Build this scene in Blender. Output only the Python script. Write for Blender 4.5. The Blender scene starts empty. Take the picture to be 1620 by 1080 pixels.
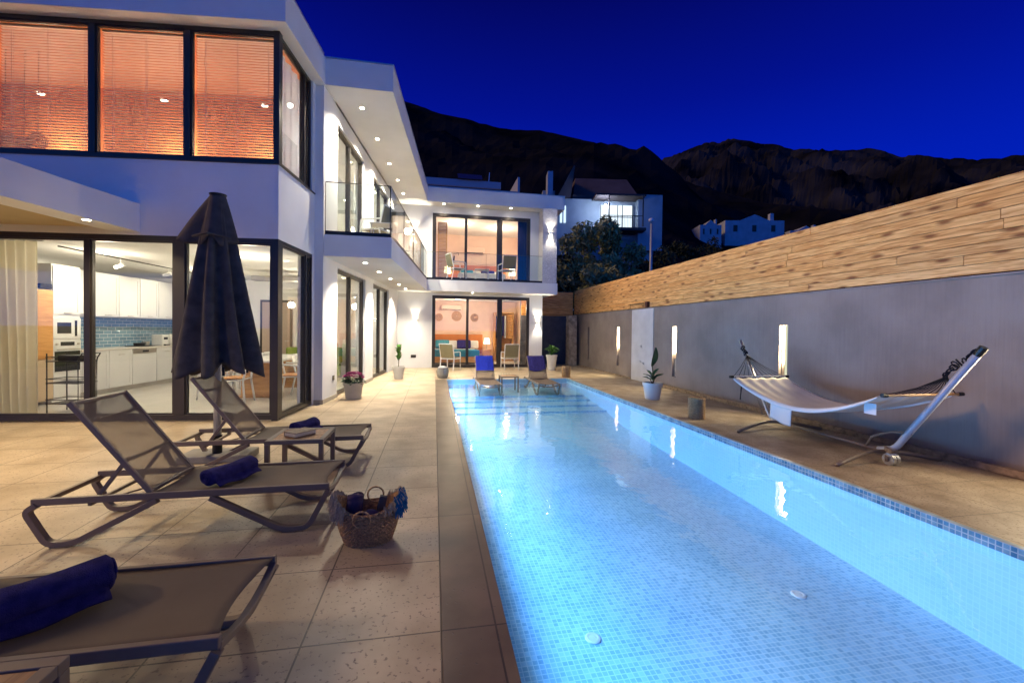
import bpy, bmesh, math, random
from mathutils import Vector, Matrix, noise
R = math.radians
random.seed(7)
sc = bpy.context.scene
COL = sc.collection

# ------------------------------------------------------------------ camera, world, exposure
cd = bpy.data.cameras.new('camera'); cam = bpy.data.objects.new('camera', cd); COL.objects.link(cam)
YAW, PITCH, ROLL = R(10.4), R(-0.8), R(0.7)
fw = Vector((math.sin(YAW)*math.cos(PITCH), math.cos(YAW)*math.cos(PITCH), math.sin(PITCH)))
rt = Vector((math.cos(YAW), -math.sin(YAW), 0)); up = rt.cross(fw)
rr = rt*math.cos(ROLL)+up*math.sin(ROLL); uu = up*math.cos(ROLL)-rt*math.sin(ROLL)
cam.matrix_world = Matrix(((rr.x, uu.x, -fw.x, 0), (rr.y, uu.y, -fw.y, 0), (rr.z, uu.z, -fw.z, 1.4), (0, 0, 0, 1)))
cd.sensor_width = 36; cd.lens = 36*670/1620
cd.shift_x = (810-809.857)/1620; cd.shift_y = -(540-530.857)/1620
cd.clip_start = 0.05; cd.clip_end = 3000
sc.camera = cam
sc.view_settings.view_transform = 'Standard'; sc.view_settings.look = 'None'
sc.view_settings.exposure = 0.97; sc.view_settings.gamma = 1
sc.cycles.use_denoising = True
sc.cycles.max_bounces = 8; sc.cycles.diffuse_bounces = 4; sc.cycles.glossy_bounces = 4
sc.cycles.transmission_bounces = 6; sc.cycles.transparent_max_bounces = 24
sc.cycles.sample_clamp_indirect = 4.0
sc.cycles.caustics_reflective = False; sc.cycles.caustics_refractive = False

w = bpy.data.worlds.new('World'); sc.world = w; w.use_nodes = True
nt = w.node_tree; N = nt.nodes; L = nt.links
bg = N['Background']
tc = N.new('ShaderNodeTexCoord'); sep = N.new('ShaderNodeSeparateXYZ'); L.new(tc.outputs['Generated'], sep.inputs[0])
r1 = N.new('ShaderNodeValToRGB'); L.new(sep.outputs['Z'], r1.inputs[0])          # the night side of the sky
e = r1.color_ramp.elements
e[0].position = 0.0; e[0].color = (0.0003, 0.0125, 0.34, 1); e[1].position = 0.62; e[1].color = (0.0005, 0.0012, 0.06, 1)
q = e.new(0.3); q.color = (0.0002, 0.0065, 0.23, 1)
q = e.new(0.45); q.color = (0.0004, 0.0030, 0.14, 1)
r2 = N.new('ShaderNodeValToRGB'); L.new(sep.outputs['Z'], r2.inputs[0])          # the last dusk glow in the west
e = r2.color_ramp.elements
e[0].position = 0.0; e[0].color = (0.012, 0.20, 0.98, 1); e[1].position = 0.85; e[1].color = (0.001, 0.004, 0.05, 1)
q = e.new(0.25); q.color = (0.005, 0.055, 0.29, 1)
mp = N.new('ShaderNodeMapRange'); L.new(sep.outputs['Y'], mp.inputs[0])
mp.inputs[1].default_value = 0.15; mp.inputs[2].default_value = -0.75
mx = N.new('ShaderNodeMix'); mx.data_type = 'RGBA'
L.new(mp.outputs[0], mx.inputs[0]); L.new(r1.outputs[0], mx.inputs[6]); L.new(r2.outputs[0], mx.inputs[7])
L.new(mx.outputs[2], bg.inputs[0]); bg.inputs[1].default_value = 1.0

sd = bpy.data.lights.new('added_fence_fill', 'SUN'); sd.energy = 0.78; sd.angle = R(12); sd.color = (1, .60, .28)  # added warm fill that brightens the pine fence, no known source
sun = bpy.data.objects.new('added_fence_fill', sd); COL.objects.link(sun)
sun.rotation_euler = Vector((math.cos(R(33))*math.cos(R(8)), -math.cos(R(33))*math.sin(R(14)), -math.sin(R(33)))).to_track_quat('-Z', 'Y').to_euler()

# ------------------------------------------------------------------ helpers
def mat(name, col, rough=0.6, metal=0.0, var=0.0, vs=4.0, bump=0.0, bs=40.0, spec=None, col2=None, sx=(1, 1, 1)):
    if spec is None: spec = .5 if rough < .5 else (.3 if rough < .7 else .12)
    m = bpy.data.materials.new(name); m.use_nodes = True
    n = m.node_tree.nodes; l = m.node_tree.links; b = n['Principled BSDF']
    b.inputs['Base Color'].default_value = (*col, 1); b.inputs['Roughness'].default_value = rough
    b.inputs['Metallic'].default_value = metal; b.inputs['Specular IOR Level'].default_value = spec
    if var or bump or col2:
        t = n.new('ShaderNodeTexCoord'); mpn = n.new('ShaderNodeMapping'); l.new(t.outputs['Object'], mpn.inputs[0])
        mpn.inputs['Scale'].default_value = sx
        if var or col2:
            nz = n.new('ShaderNodeTexNoise'); nz.inputs['Scale'].default_value = vs; nz.inputs['Detail'].default_value = 6
            l.new(mpn.outputs[0], nz.inputs[0])
            rp = n.new('ShaderNodeValToRGB'); l.new(nz.outputs[0], rp.inputs[0])
            c2 = col2 or tuple(c*(1-var) for c in col)
            rp.color_ramp.elements[0].position = 0.32; rp.color_ramp.elements[1].position = 0.68
            rp.color_ramp.elements[0].color = (*c2, 1); rp.color_ramp.elements[1].color = (*[min(1, c*(1+var*.3)) for c in col], 1)
            l.new(rp.outputs[0], b.inputs['Base Color'])
        if bump:
            nb = n.new('ShaderNodeTexNoise'); nb.inputs['Scale'].default_value = bs; nb.inputs['Detail'].default_value = 4
            l.new(mpn.outputs[0], nb.inputs[0])
            bp = n.new('ShaderNodeBump'); bp.inputs['Strength'].default_value = bump; bp.inputs['Distance'].default_value = 0.01
            l.new(nb.outputs[0], bp.inputs['Height']); l.new(bp.outputs[0], b.inputs['Normal'])
    return m

def emis(name, col, s):
    m = bpy.data.materials.new(name); m.use_nodes = True
    n = m.node_tree.nodes; l = m.node_tree.links; n.remove(n['Principled BSDF'])
    e = n.new('ShaderNodeEmission'); e.inputs[0].default_value = (*col, 1); e.inputs[1].default_value = s
    l.new(e.outputs[0], n['Material Output'].inputs[0]); return m

def clear(name, tint, ior, rough=0.0, bump=None):
    """clear sheet: what is behind it plus a fresnel reflection"""
    m = bpy.data.materials.new(name); m.use_nodes = True
    n = m.node_tree.nodes; l = m.node_tree.links; n.remove(n['Principled BSDF'])
    tr = n.new('ShaderNodeBsdfTransparent'); tr.inputs[0].default_value = (*tint, 1)
    gl = n.new('ShaderNodeBsdfGlossy'); gl.inputs['Roughness'].default_value = rough; gl.inputs[0].default_value = (1, 1, 1, 1)
    fr = n.new('ShaderNodeLayerWeight'); fr.inputs[0].default_value = .5
    pw = n.new('ShaderNodeMath'); pw.operation = 'POWER'; l.new(fr.outputs['Facing'], pw.inputs[0]); pw.inputs[1].default_value = 5
    f0 = ((ior-1)/(ior+1))**2
    ma = n.new('ShaderNodeMath'); ma.operation = 'MULTIPLY_ADD'; l.new(pw.outputs[0], ma.inputs[0]); ma.inputs[1].default_value = 1-f0; ma.inputs[2].default_value = f0
    mi = n.new('ShaderNodeMixShader'); l.new(ma.outputs[0], mi.inputs[0]); l.new(tr.outputs[0], mi.inputs[1]); l.new(gl.outputs[0], mi.inputs[2])
    l.new(mi.outputs[0], n['Material Output'].inputs[0])
    if bump:
        t = n.new('ShaderNodeTexCoord'); mpn = n.new('ShaderNodeMapping'); l.new(t.outputs['Object'], mpn.inputs[0]); mpn.inputs['Scale'].default_value = (1, 1, 1)
        a = n.new('ShaderNodeTexNoise'); a.inputs['Scale'].default_value = bump[0]; a.inputs['Detail'].default_value = 2; l.new(mpn.outputs[0], a.inputs[0])
        bp = n.new('ShaderNodeBump'); bp.inputs['Strength'].default_value = bump[1]; bp.inputs['Distance'].default_value = 0.02
        l.new(a.outputs[0], bp.inputs['Height']); l.new(bp.outputs[0], gl.inputs['Normal']); l.new(bp.outputs[0], fr.inputs['Normal'])
    return m

def tile_mat(name, c1, c2, grout, size, gap, rough, vs=3.0, pits=0.0, pcol=None, off=(0, 0), bump=.4, freq=2, offset=0.0, axis=None, rnd=None, var2=None):
    m = bpy.data.materials.new(name); m.use_nodes = True
    n = m.node_tree.nodes; l = m.node_tree.links; b = n['Principled BSDF']; b.inputs['Roughness'].default_value = rough
    t = n.new('ShaderNodeTexCoord')
    src = t.outputs['Object']
    if axis == 'yz':
        s = n.new('ShaderNodeSeparateXYZ'); cb = n.new('ShaderNodeCombineXYZ'); l.new(src, s.inputs[0]); l.new(s.outputs[1], cb.inputs[0]); l.new(s.outputs[2], cb.inputs[1]); src = cb.outputs[0]
    mpn = n.new('ShaderNodeMapping'); l.new(src, mpn.inputs[0]); mpn.inputs['Location'].default_value = (off[0], off[1], 0)
    br = n.new('ShaderNodeTexBrick'); l.new(mpn.outputs[0], br.inputs[0])
    br.offset = offset; br.squash = 1.0; br.inputs['Scale'].default_value = 1
    br.inputs['Brick Width'].default_value = size[0]; br.inputs['Row Height'].default_value = size[1]
    br.inputs['Mortar Size'].default_value = gap; br.inputs['Mortar Smooth'].default_value = 0.1; br.inputs['Bias'].default_value = 0
    br.inputs['Color1'].default_value = (*c1, 1); br.inputs['Color2'].default_value = (*c2, 1); br.inputs['Mortar'].default_value = (*grout, 1)
    out = br.outputs['Color']
    nz = n.new('ShaderNodeTexNoise'); nz.inputs['Scale'].default_value = vs; nz.inputs['Detail'].default_value = 8; l.new(src, nz.inputs[0])
    rp = n.new('ShaderNodeValToRGB'); l.new(nz.outputs[0], rp.inputs[0]); rp.color_ramp.elements[0].position = .3; rp.color_ramp.elements[1].position = .7
    rp.color_ramp.elements[0].color = (*(var2 or (.72, .70, .66)), 1); rp.color_ramp.elements[1].color = (1, 1, 1, 1)
    mu = n.new('ShaderNodeMix'); mu.data_type = 'RGBA'; mu.blend_type = 'MULTIPLY'; mu.inputs[0].default_value = 1
    l.new(out, mu.inputs[6]); l.new(rp.outputs[0], mu.inputs[7]); out = mu.outputs[2]
    hh = br.outputs['Fac']
    if pits:
        n2 = n.new('ShaderNodeTexNoise'); n2.inputs['Scale'].default_value = 46; n2.inputs['Detail'].default_value = 3; n2.inputs['Roughness'].default_value = .5; l.new(src, n2.inputs[0])
        p2 = n.new('ShaderNodeValToRGB'); l.new(n2.outputs[0], p2.inputs[0]); p2.color_ramp.elements[0].position = pits; p2.color_ramp.elements[1].position = pits+.035
        p2.color_ramp.elements[0].color = (1, 1, 1, 1); p2.color_ramp.elements[1].color = (0, 0, 0, 1)
        m3 = n.new('ShaderNodeMix'); m3.data_type = 'RGBA'; l.new(p2.outputs[0], m3.inputs[0]); m3.inputs[7].default_value = (*pcol, 1); l.new(out, m3.inputs[6]); out = m3.outputs[2]
        mm = n.new('ShaderNodeMath'); mm.operation = 'MAXIMUM'; l.new(br.outputs['Fac'], mm.inputs[0]); l.new(p2.outputs[0], mm.inputs[1]); hh = mm.outputs[0]
    l.new(out, b.inputs['Base Color'])
    bp = n.new('ShaderNodeBump'); bp.invert = True; bp.inputs['Strength'].default_value = bump; bp.inputs['Distance'].default_value = .004
    l.new(hh, bp.inputs['Height']); l.new(bp.outputs[0], b.inputs['Normal'])
    return m

LAST = [None]
class MB:
    def __init__(s): s.b = bmesh.new()
    def poly(s, pts): return s.b.faces.new([s.b.verts.new(p) for p in pts])
    def box(s, x0, x1, y0, y1, z0, z1):
        v = [s.b.verts.new((x, y, z)) for z in (z0, z1) for x, y in ((x0, y0), (x1, y0), (x1, y1), (x0, y1))]
        for f in ((3, 2, 1, 0), (4, 5, 6, 7), (0, 1, 5, 4), (1, 2, 6, 5), (2, 3, 7, 6), (3, 0, 4, 7)): s.b.faces.new([v[i] for i in f])
        return s
    def obox(s, c, size, rot=None):
        n0 = len(s.b.verts); hx, hy, hz = (k/2 for k in size); s.b.verts.ensure_lookup_table()
        s.box(-hx, hx, -hy, hy, -hz, hz); s.b.verts.ensure_lookup_table()
        M = Matrix.Translation(c) @ (rot.to_4x4() if rot else Matrix.Identity(4))
        for v in s.b.verts[n0:]: v.co = M @ v.co
        return s
    def prism(s, pts, vec):
        a = [s.b.verts.new(p) for p in pts]; c = [s.b.verts.new(Vector(p)+Vector(vec)) for p in pts]
        s.b.faces.new(a); s.b.faces.new(c[::-1]); k = len(a)
        for i in range(k): s.b.faces.new((a[i], c[i], c[(i+1) % k], a[(i+1) % k])[::-1])
        return s
    def sweep(s, pts, prof, closed=False, upv=(0, 0, 1), scales=None):
        """prof: list of (a,b) offsets; swept along pts"""
        pts = [Vector(p) for p in pts]; k = len(pts); rings = []; U = Vector(upv)
        for i, p in enumerate(pts):
            if closed: d = (pts[(i+1) % k]-pts[i-1])
            else: d = (pts[min(i+1, k-1)]-pts[max(i-1, 0)])
            d.normalize(); a = d.cross(U)
            if a.length < 1e-3: a = d.cross(Vector((1, 0, 0)))
            a.normalize(); b = a.cross(d).normalized()
            f = 1.0
            if 0 < i < k-1 or closed:
                d1 = (pts[i]-pts[i-1]).normalized(); d2 = (pts[(i+1) % k]-pts[i]).normalized()
                f = 1/max(.6, math.cos(d1.angle(d2, 0)/2))
            scl = scales[i] if scales else 1
            rings.append([s.b.verts.new(p+a*x*scl+b*y*scl*f) for x, y in prof])
        m = len(prof)
        for i in range(k if closed else k-1):
            A, B = rings[i], rings[(i+1) % k]
            for j in range(m): s.b.faces.new((A[j], A[(j+1) % m], B[(j+1) % m], B[j]))
        if not closed: s.b.faces.new(rings[0][::-1]); s.b.faces.new(rings[-1])
        return s
    def tube(s, pts, r, seg=8, closed=False, scales=None, upv=(0, 0, 1)):
        return s.sweep(pts, [(r*math.cos(2*math.pi*i/seg), r*math.sin(2*math.pi*i/seg)) for i in range(seg)], closed, upv, scales)
    def bar(s, pts, w_, h, closed=False, upv=(0, 0, 1)):
        return s.sweep(pts, [(-w_/2, -h/2), (w_/2, -h/2), (w_/2, h/2), (-w_/2, h/2)], closed, upv)
    def lathe(s, prof, c=(0, 0, 0), seg=24, wob=None):
        rings = []
        for r, z in prof:
            rings.append([s.b.verts.new((c[0]+(r*(1+(wob(2*math.pi*i/seg, z) if wob else 0)))*math.cos(2*math.pi*i/seg), c[1]+(r*(1+(wob(2*math.pi*i/seg, z) if wob else 0)))*math.sin(2*math.pi*i/seg), c[2]+z)) for i in range(seg)])
        for A, B in zip(rings, rings[1:]):
            for j in range(seg): s.b.faces.new((A[j], A[(j+1) % seg], B[(j+1) % seg], B[j]))
        s.b.faces.new(rings[0][::-1]); s.b.faces.new(rings[-1])
        return s
    def ball(s, c, r, sub=1, sc3=(1, 1, 1), jit=0):
        M = Matrix.Translation(c) @ Matrix.Diagonal((*sc3, 1))
        g = bmesh.ops.create_icosphere(s.b, subdivisions=sub, radius=r, matrix=M)
        if jit:
            for v in g['verts']: v.co += Vector((random.uniform(-1, 1), random.uniform(-1, 1), random.uniform(-1, 1)))*jit
        return s
    def grid(s, fn, nu, nv, thick=0.0):
        """fn(u,v)->point; a sheet with thickness"""
        A = [[s.b.verts.new(fn(i/nu, j/nv)) for j in range(nv+1)] for i in range(nu+1)]
        for i in range(nu):
            for j in range(nv): s.b.faces.new((A[i][j], A[i+1][j], A[i+1][j+1], A[i][j+1]))
        if thick:
            B = [[s.b.verts.new(Vector(fn(i/nu, j/nv))-Vector((0, 0, thick))) for j in range(nv+1)] for i in range(nu+1)]
            for i in range(nu):
                for j in range(nv): s.b.faces.new((B[i][j+1], B[i+1][j+1], B[i+1][j], B[i][j]))
            for i in range(nu):
                s.b.faces.new((A[i+1][0], A[i][0], B[i][0], B[i+1][0])); s.b.faces.new((A[i][nv], A[i+1][nv], B[i+1][nv], B[i][nv]))
            for j in range(nv):
                s.b.faces.new((A[0][j], A[0][j+1], B[0][j+1], B[0][j])); s.b.faces.new((A[nu][j+1], A[nu][j], B[nu][j], B[nu][j+1]))
        return s
    def build(s, name, m, parent=None, loc=(0, 0, 0), rz=0, smooth=False, bevel=0, **tags):
        bmesh.ops.recalc_face_normals(s.b, faces=s.b.faces[:])
        me = bpy.data.meshes.new(name); s.b.to_mesh(me); s.b.free(); me.materials.append(m)
        if smooth: me.polygons.foreach_set('use_smooth', [True]*len(me.polygons))
        o = bpy.data.objects.new(name, me); COL.objects.link(o); o.location = loc; o.rotation_euler = (0, 0, rz)
        if parent: o.parent = parent
        if bevel:
            bv = o.modifiers.new('bevel', 'BEVEL'); bv.width = bevel; bv.segments = 2; bv.limit_method = 'ANGLE'
        for k, v in tags.items():
            if v is not None: o[k] = v
        LAST[0] = o
        return o

def thing(name, label, cat, loc=(0, 0, 0), rz=0, group=None):
    o = bpy.data.objects.new(name, None); COL.objects.link(o); o.location = loc; o.rotation_euler = (0, 0, rz)
    o.empty_display_size = .1
    o['label'] = label; o['category'] = cat
    if group: o['group'] = group
    return o
def dup(root, loc, rz, label, group=None):
    def cp(o, par):
        c = o.copy(); COL.objects.link(c); c.parent = par
        for ch in [k for k in list(bpy.data.objects) if k.parent == o]: cp(ch, c)
        return c
    c = cp(root, None); c.location = loc; c.rotation_euler = (0, 0, rz); c['label'] = label
    if group: c['group'] = group
    return c
def lamp(kind, name, loc, W, col=(1, .8, .55), size=.1, rot=(0, 0, 0), parent=None, size_y=None, spot=None, blend=.6):
    ld = bpy.data.lights.new(name, kind); ld.energy = W; ld.color = col
    if kind == 'AREA':
        ld.shape = 'RECTANGLE' if size_y else 'DISK'; ld.size = size
        if size_y: ld.size_y = size_y
    else: ld.shadow_soft_size = size
    if kind == 'SPOT': ld.spot_size = spot or R(120); ld.spot_blend = blend
    o = bpy.data.objects.new(name, ld); COL.objects.link(o); o.location = loc; o.rotation_euler = rot
    if parent: o.parent = parent
    return o

# ------------------------------------------------------------------ materials
M = {}
M['plaster'] = mat('white_plaster', (.80, .80, .79), .85, var=.10, vs=.9, bump=.22, bs=90)
M['plaster_in'] = mat('interior_paint', (.80, .78, .74), .8, var=.03)
M['ceiling'] = mat('ceiling_paint', (.82, .81, .79), .85, var=.03)
M['peach'] = mat('peach_paint', (.82, .60, .47), .8, var=.05)
M['orange_wall'] = mat('terracotta_paint', (.55, .20, .075), .8, var=.1)
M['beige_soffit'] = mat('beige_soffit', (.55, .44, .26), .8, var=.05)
M['frame'] = mat('bronze_aluminium', (.040, .033, .026), .38, .3, var=.1)
M['black'] = mat('black_metal', (.012, .012, .013), .4, .4)
M['glass'] = clear('window_glass', (.95, .97, .96), 1.42)
M['glass_rail'] = clear('balustrade_glass', (.93, .97, .95), 1.35)
M['floor_in'] = tile_mat('interior_floor_tile', (.66, .64, .60), (.64, .62, .58), (.5, .48, .45), (.9, .9), .004, .18, bump=.1, var2=(.95, .95, .95))
M['deck'] = tile_mat('travertine_paving', (.58, .465, .315), (.53, .425, .285), (.17, .135, .09), (.6095, .6095), .0045, .42, vs=2.2, pits=.355, pcol=(.26, .20, .14), off=(-.045+.6095*10, -1.97+.6095*10), var2=(.60, .56, .50))
M['deck_side'] = tile_mat('side_paving_stone', (.42, .345, .25), (.37, .30, .215), (.15, .115, .08), (.6095, .6095), .004, .55, vs=3.2, pits=.385, pcol=(.17, .125, .08), off=(-.25+.6095*10, -1.97+.6095*10), var2=(.50, .45, .40))
M['coping'] = tile_mat('coping_stone', (.195, .145, .098), (.165, .122, .084), (.06, .045, .032), (.5, 1.219), .005, .33, vs=2.6, off=(.2, -.75), pits=.30, pcol=(.10, .08, .06), var2=(.50, .46, .42), bump=.3)
M['kerb'] = mat('kerb_stone', (.36, .27, .18), .7, var=.5, vs=14, bump=.6, bs=40)
M['mosaic'] = tile_mat('pool_floor_mosaic', (.46, .73, .86), (.26, .52, .68), (.60, .80, .88), (.038, .038), .0035, .3, vs=1.1, bump=.2, var2=(.72, .80, .86))
M['mosaic_wall'] = tile_mat('pool_wall_mosaic', (.40, .62, .76), (.36, .58, .72), (.43, .65, .77), (.038, .038), .0035, .3, vs=1.5, bump=.2, axis='yz', var2=(.88, .92, .95))
M['mosaic_band'] = tile_mat('waterline_mosaic', (.07, .26, .46), (.24, .48, .64), (.45, .62, .72), (.038, .038), .004, .25, vs=9, bump=.3, axis='yz', var2=(.5, .55, .6))
M['water'] = clear('pool_water', (.86, .97, 1.0), 1.33, 0.012, (4.2, .21))
def streak_mat(name, c1, c2, rough):
    m = bpy.data.materials.new(name); m.use_nodes = True
    n = m.node_tree.nodes; l = m.node_tree.links; b = n['Principled BSDF']; b.inputs['Roughness'].default_value = rough
    t = n.new('ShaderNodeTexCoord'); a = n.new('ShaderNodeMapping'); a.inputs['Scale'].default_value = (30, 30, 1.6); l.new(t.outputs['Object'], a.inputs[0])
    x = n.new('ShaderNodeTexNoise'); x.inputs['Scale'].default_value = 1; x.inputs['Detail'].default_value = 5; l.new(a.outputs[0], x.inputs[0])
    y = n.new('ShaderNodeTexNoise'); y.inputs['Scale'].default_value = 1.3; y.inputs['Detail'].default_value = 5; l.new(t.outputs['Object'], y.inputs[0])
    ad = n.new('ShaderNodeMath'); ad.operation = 'MULTIPLY_ADD'; ad.inputs[1].default_value = .16; l.new(x.outputs[0], ad.inputs[0])
    m2 = n.new('ShaderNodeMath'); m2.operation = 'MULTIPLY'; m2.inputs[1].default_value = .84; l.new(y.outputs[0], m2.inputs[0]); l.new(m2.outputs[0], ad.inputs[2])
    rp = n.new('ShaderNodeValToRGB'); l.new(ad.outputs[0], rp.inputs[0]); rp.color_ramp.elements[0].position = .38; rp.color_ramp.elements[1].position = .62
    rp.color_ramp.elements[0].color = (*c1, 1); rp.color_ramp.elements[1].color = (*c2, 1); l.new(rp.outputs[0], b.inputs['Base Color'])
    bp = n.new('ShaderNodeBump'); bp.inputs['Strength'].default_value = .5; bp.inputs['Distance'].default_value = .01; l.new(x.outputs[0], bp.inputs['Height']); l.new(bp.outputs[0], b.inputs['Normal'])
    return m
M['render_wall'] = streak_mat('streaked_grey_render', (.205, .165, .142), (.275, .228, .198), .85)
M['white_panel'] = mat('white_painted_panel', (.62, .61, .60), .7, var=.1, vs=3)
def wood_mat(name, ca, cb, knots=True, rough=.6, sx=(1, 1, 14), sc_=1.0, gray=None):
    m = bpy.data.materials.new(name); m.use_nodes = True
    n = m.node_tree.nodes; l = m.node_tree.links; b = n['Principled BSDF']; b.inputs['Roughness'].default_value = rough
    t = n.new('ShaderNodeTexCoord'); g = n.new('ShaderNodeNewGeometry')
    off = n.new('ShaderNodeVectorMath'); off.operation = 'MULTIPLY_ADD'
    cb_ = n.new('ShaderNodeCombineXYZ')
    for i in range(3): l.new(g.outputs['Random Per Island'], cb_.inputs[i])
    l.new(cb_.outputs[0], off.inputs[0]); off.inputs[1].default_value = (31, 47, 19); l.new(t.outputs['Object'], off.inputs[2])
    a = n.new('ShaderNodeMapping'); a.inputs['Scale'].default_value = sx; l.new(off.outputs[0], a.inputs[0])
    x = n.new('ShaderNodeTexNoise'); x.inputs['Scale'].default_value = 3*sc_; x.inputs['Detail'].default_value = 8; x.inputs['Distortion'].default_value = .8; l.new(a.outputs[0], x.inputs[0])
    rp = n.new('ShaderNodeValToRGB'); l.new(x.outputs[0], rp.inputs[0]); rp.color_ramp.elements[0].position = .35; rp.color_ramp.elements[1].position = .65
    rp.color_ramp.elements[0].color = (*ca, 1); rp.color_ramp.elements[1].color = (*cb, 1); out = rp.outputs[0]
    hv = n.new('ShaderNodeValToRGB'); l.new(g.outputs['Random Per Island'], hv.inputs[0]); e = hv.color_ramp.elements
    e[0].color = (.76, .68, .58, 1); e[1].color = (1, 1, 1, 1); q = e.new(.35); q.color = (1, .93, .80, 1); q = e.new(.6); q.color = (.95, .92, .86, 1); q = e.new(.8); q.color = (.90, .74, .52, 1)
    mu = n.new('ShaderNodeMix'); mu.data_type = 'RGBA'; mu.blend_type = 'MULTIPLY'; mu.inputs[0].default_value = .8; l.new(out, mu.inputs[6]); l.new(hv.outputs[0], mu.inputs[7]); out = mu.outputs[2]
    if knots:
        sp_ = n.new('ShaderNodeSeparateXYZ'); l.new(off.outputs[0], sp_.inputs[0]); c2_ = n.new('ShaderNodeCombineXYZ'); l.new(sp_.outputs[1], c2_.inputs[0]); l.new(sp_.outputs[2], c2_.inputs[1])
        a2 = n.new('ShaderNodeMapping'); a2.inputs['Scale'].default_value = (1.35, 4.6, 1); l.new(c2_.outputs[0], a2.inputs[0])
        v = n.new('ShaderNodeTexVoronoi'); v.voronoi_dimensions = '2D'; v.inputs['Scale'].default_value = 1.0; v.inputs['Randomness'].default_value = 1; l.new(a2.outputs[0], v.inputs[0])
        k = n.new('ShaderNodeValToRGB'); l.new(v.outputs['Distance'], k.inputs[0]); k.color_ramp.elements[0].position = .045; k.color_ramp.elements[1].position = .15
        k.color_ramp.elements[0].color = (.34, .22, .13, 1); k.color_ramp.elements[1].color = (1, 1, 1, 1)
        m3 = n.new('ShaderNodeMix'); m3.data_type = 'RGBA'; m3.blend_type = 'MULTIPLY'; m3.inputs[0].default_value = 1; l.new(out, m3.inputs[6]); l.new(k.outputs[0], m3.inputs[7]); out = m3.outputs[2]
    l.new(out, b.inputs['Base Color'])
    bp = n.new('ShaderNodeBump'); bp.inputs['Strength'].default_value = .25; bp.inputs['Distance'].default_value = .005; l.new(x.outputs[0], bp.inputs['Height']); l.new(bp.outputs[0], b.inputs['Normal'])
    return m
M['fence'] = wood_mat('pine_fence_boards', (.54, .24, .055), (.93, .57, .22), sx=(1, 1, 16))
M['wood'] = wood_mat('teak', (.28, .13, .045), (.50, .27, .11), False, .45, sx=(14, 1, 1))
M['wood_or'] = wood_mat('oak_veneer', (.50, .25, .08), (.66, .37, .14), False, .4, sx=(1, 1, 8))
M['lf'] = mat('taupe_aluminium', (.205, .152, .105), .45, .0, var=.08, spec=.4)
M['alu'] = mat('brushed_aluminium', (.55, .56, .58), .3, .9)
M['navy'] = mat('navy_towelling', (.038, .032, .15), .95, var=.35, vs=25, bump=.9, bs=260)
M['blue_towel'] = mat('royal_blue_towelling', (.02, .035, .36), .95, var=.2, vs=20, bump=.8, bs=260)
M['parasol'] = mat('charcoal_canvas', (.088, .080, .074), .72, var=.35, vs=9, bump=.25, bs=220)
M['canvas'] = mat('cream_canvas', (.76, .71, .62), .85, var=.08, vs=6, bump=.25, bs=200)
M['rope'] = mat('black_rope', (.012, .012, .016), .8)
M['pot_white'] = mat('white_glazed_pot', (.62, .61, .57), .45, var=.05)
M['pot_beige'] = mat('beige_pot', (.46, .43, .37), .7, var=.12)
M['soil'] = mat('soil', (.05, .035, .022), .95, bump=1, bs=60)
M['leaf'] = mat('leaf_green', (.07, .20, .035), .4, var=.3, vs=10)
M['leaf_dark'] = mat('leaf_dark', (.025, .085, .03), .35, var=.3, vs=10)
M['stem'] = mat('stem', (.10, .09, .04), .7)
M['flower'] = mat('magenta_petals', (.36, .015, .16), .6, var=.4, vs=30)
M['wicker'] = mat('seagrass_weave', (.66, .40, .18), .8, var=.5, vs=60, bump=1, bs=90)
M['cream_fr'] = mat('cream_fringe', (.48, .40, .27), .85, var=.3, vs=60)
M['blue_fr'] = mat('blue_fringe', (.03, .16, .30), .85, var=.3, vs=60)
M['grey_wicker'] = mat('grey_weave', (.30, .29, .27), .8, var=.5, vs=70, bump=1, bs=90)
M['brown_weave'] = mat('brown_weave', (.52, .34, .18), .8, var=.5, vs=70, bump=1, bs=90)
M['purple'] = mat('mauve_fabric', (.07, .05, .10), .9, var=.3, vs=20)
M['white'] = mat('white_lacquer', (.74, .73, .70), .35, var=.02)
M['steel'] = mat('stainless_steel', (.55, .50, .44), .28, .9)
M['dark_glass'] = mat('dark_oven_glass', (.03, .028, .026), .08, 0, spec=.6)
M['worktop'] = mat('quartz_worktop', (.72, .68, .62), .2)
M['splash'] = tile_mat('blue_metro_tile', (.13, .23, .32), (.19, .31, .40), (.60, .62, .64), (.20, .075), .004, .12, vs=3, offset=.5, axis='yz', bump=.5, var2=(.8, .8, .85))
M['concrete'] = mat('concrete', (.28, .27, .25), .85, var=.2, vs=8, bump=.4)
M['white_plastic'] = mat('white_plastic', (.72, .70, .66), .35)
M['olive_sling'] = mat('olive_sling', (.22, .20, .12), .7, var=.1)
M['curtain'] = mat('cream_curtain', (.66, .60, .44), .9, var=.1, vs=8)
M['curtain_grey'] = mat('grey_curtain', (.52, .49, .46), .9, var=.1, vs=8)
M['navy_curtain'] = mat('navy_curtain', (.03, .03, .09), .9)
def translucent(m, c, k):
    n_ = m.node_tree.nodes; l_ = m.node_tree.links; t_ = n_.new('ShaderNodeBsdfTranslucent'); t_.inputs[0].default_value = (*c, 1)
    x_ = n_.new('ShaderNodeMixShader'); x_.inputs[0].default_value = k; l_.new(n_['Principled BSDF'].outputs[0], x_.inputs[1]); l_.new(t_.outputs[0], x_.inputs[2]); l_.new(x_.outputs[0], n_['Material Output'].inputs[0])
translucent(M['curtain'], (.86, .80, .64), .6); translucent(M['curtain_grey'], (.50, .68, .95), .6)
M['slat'] = mat('blind_slat', (.84, .68, .54), .5)
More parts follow.
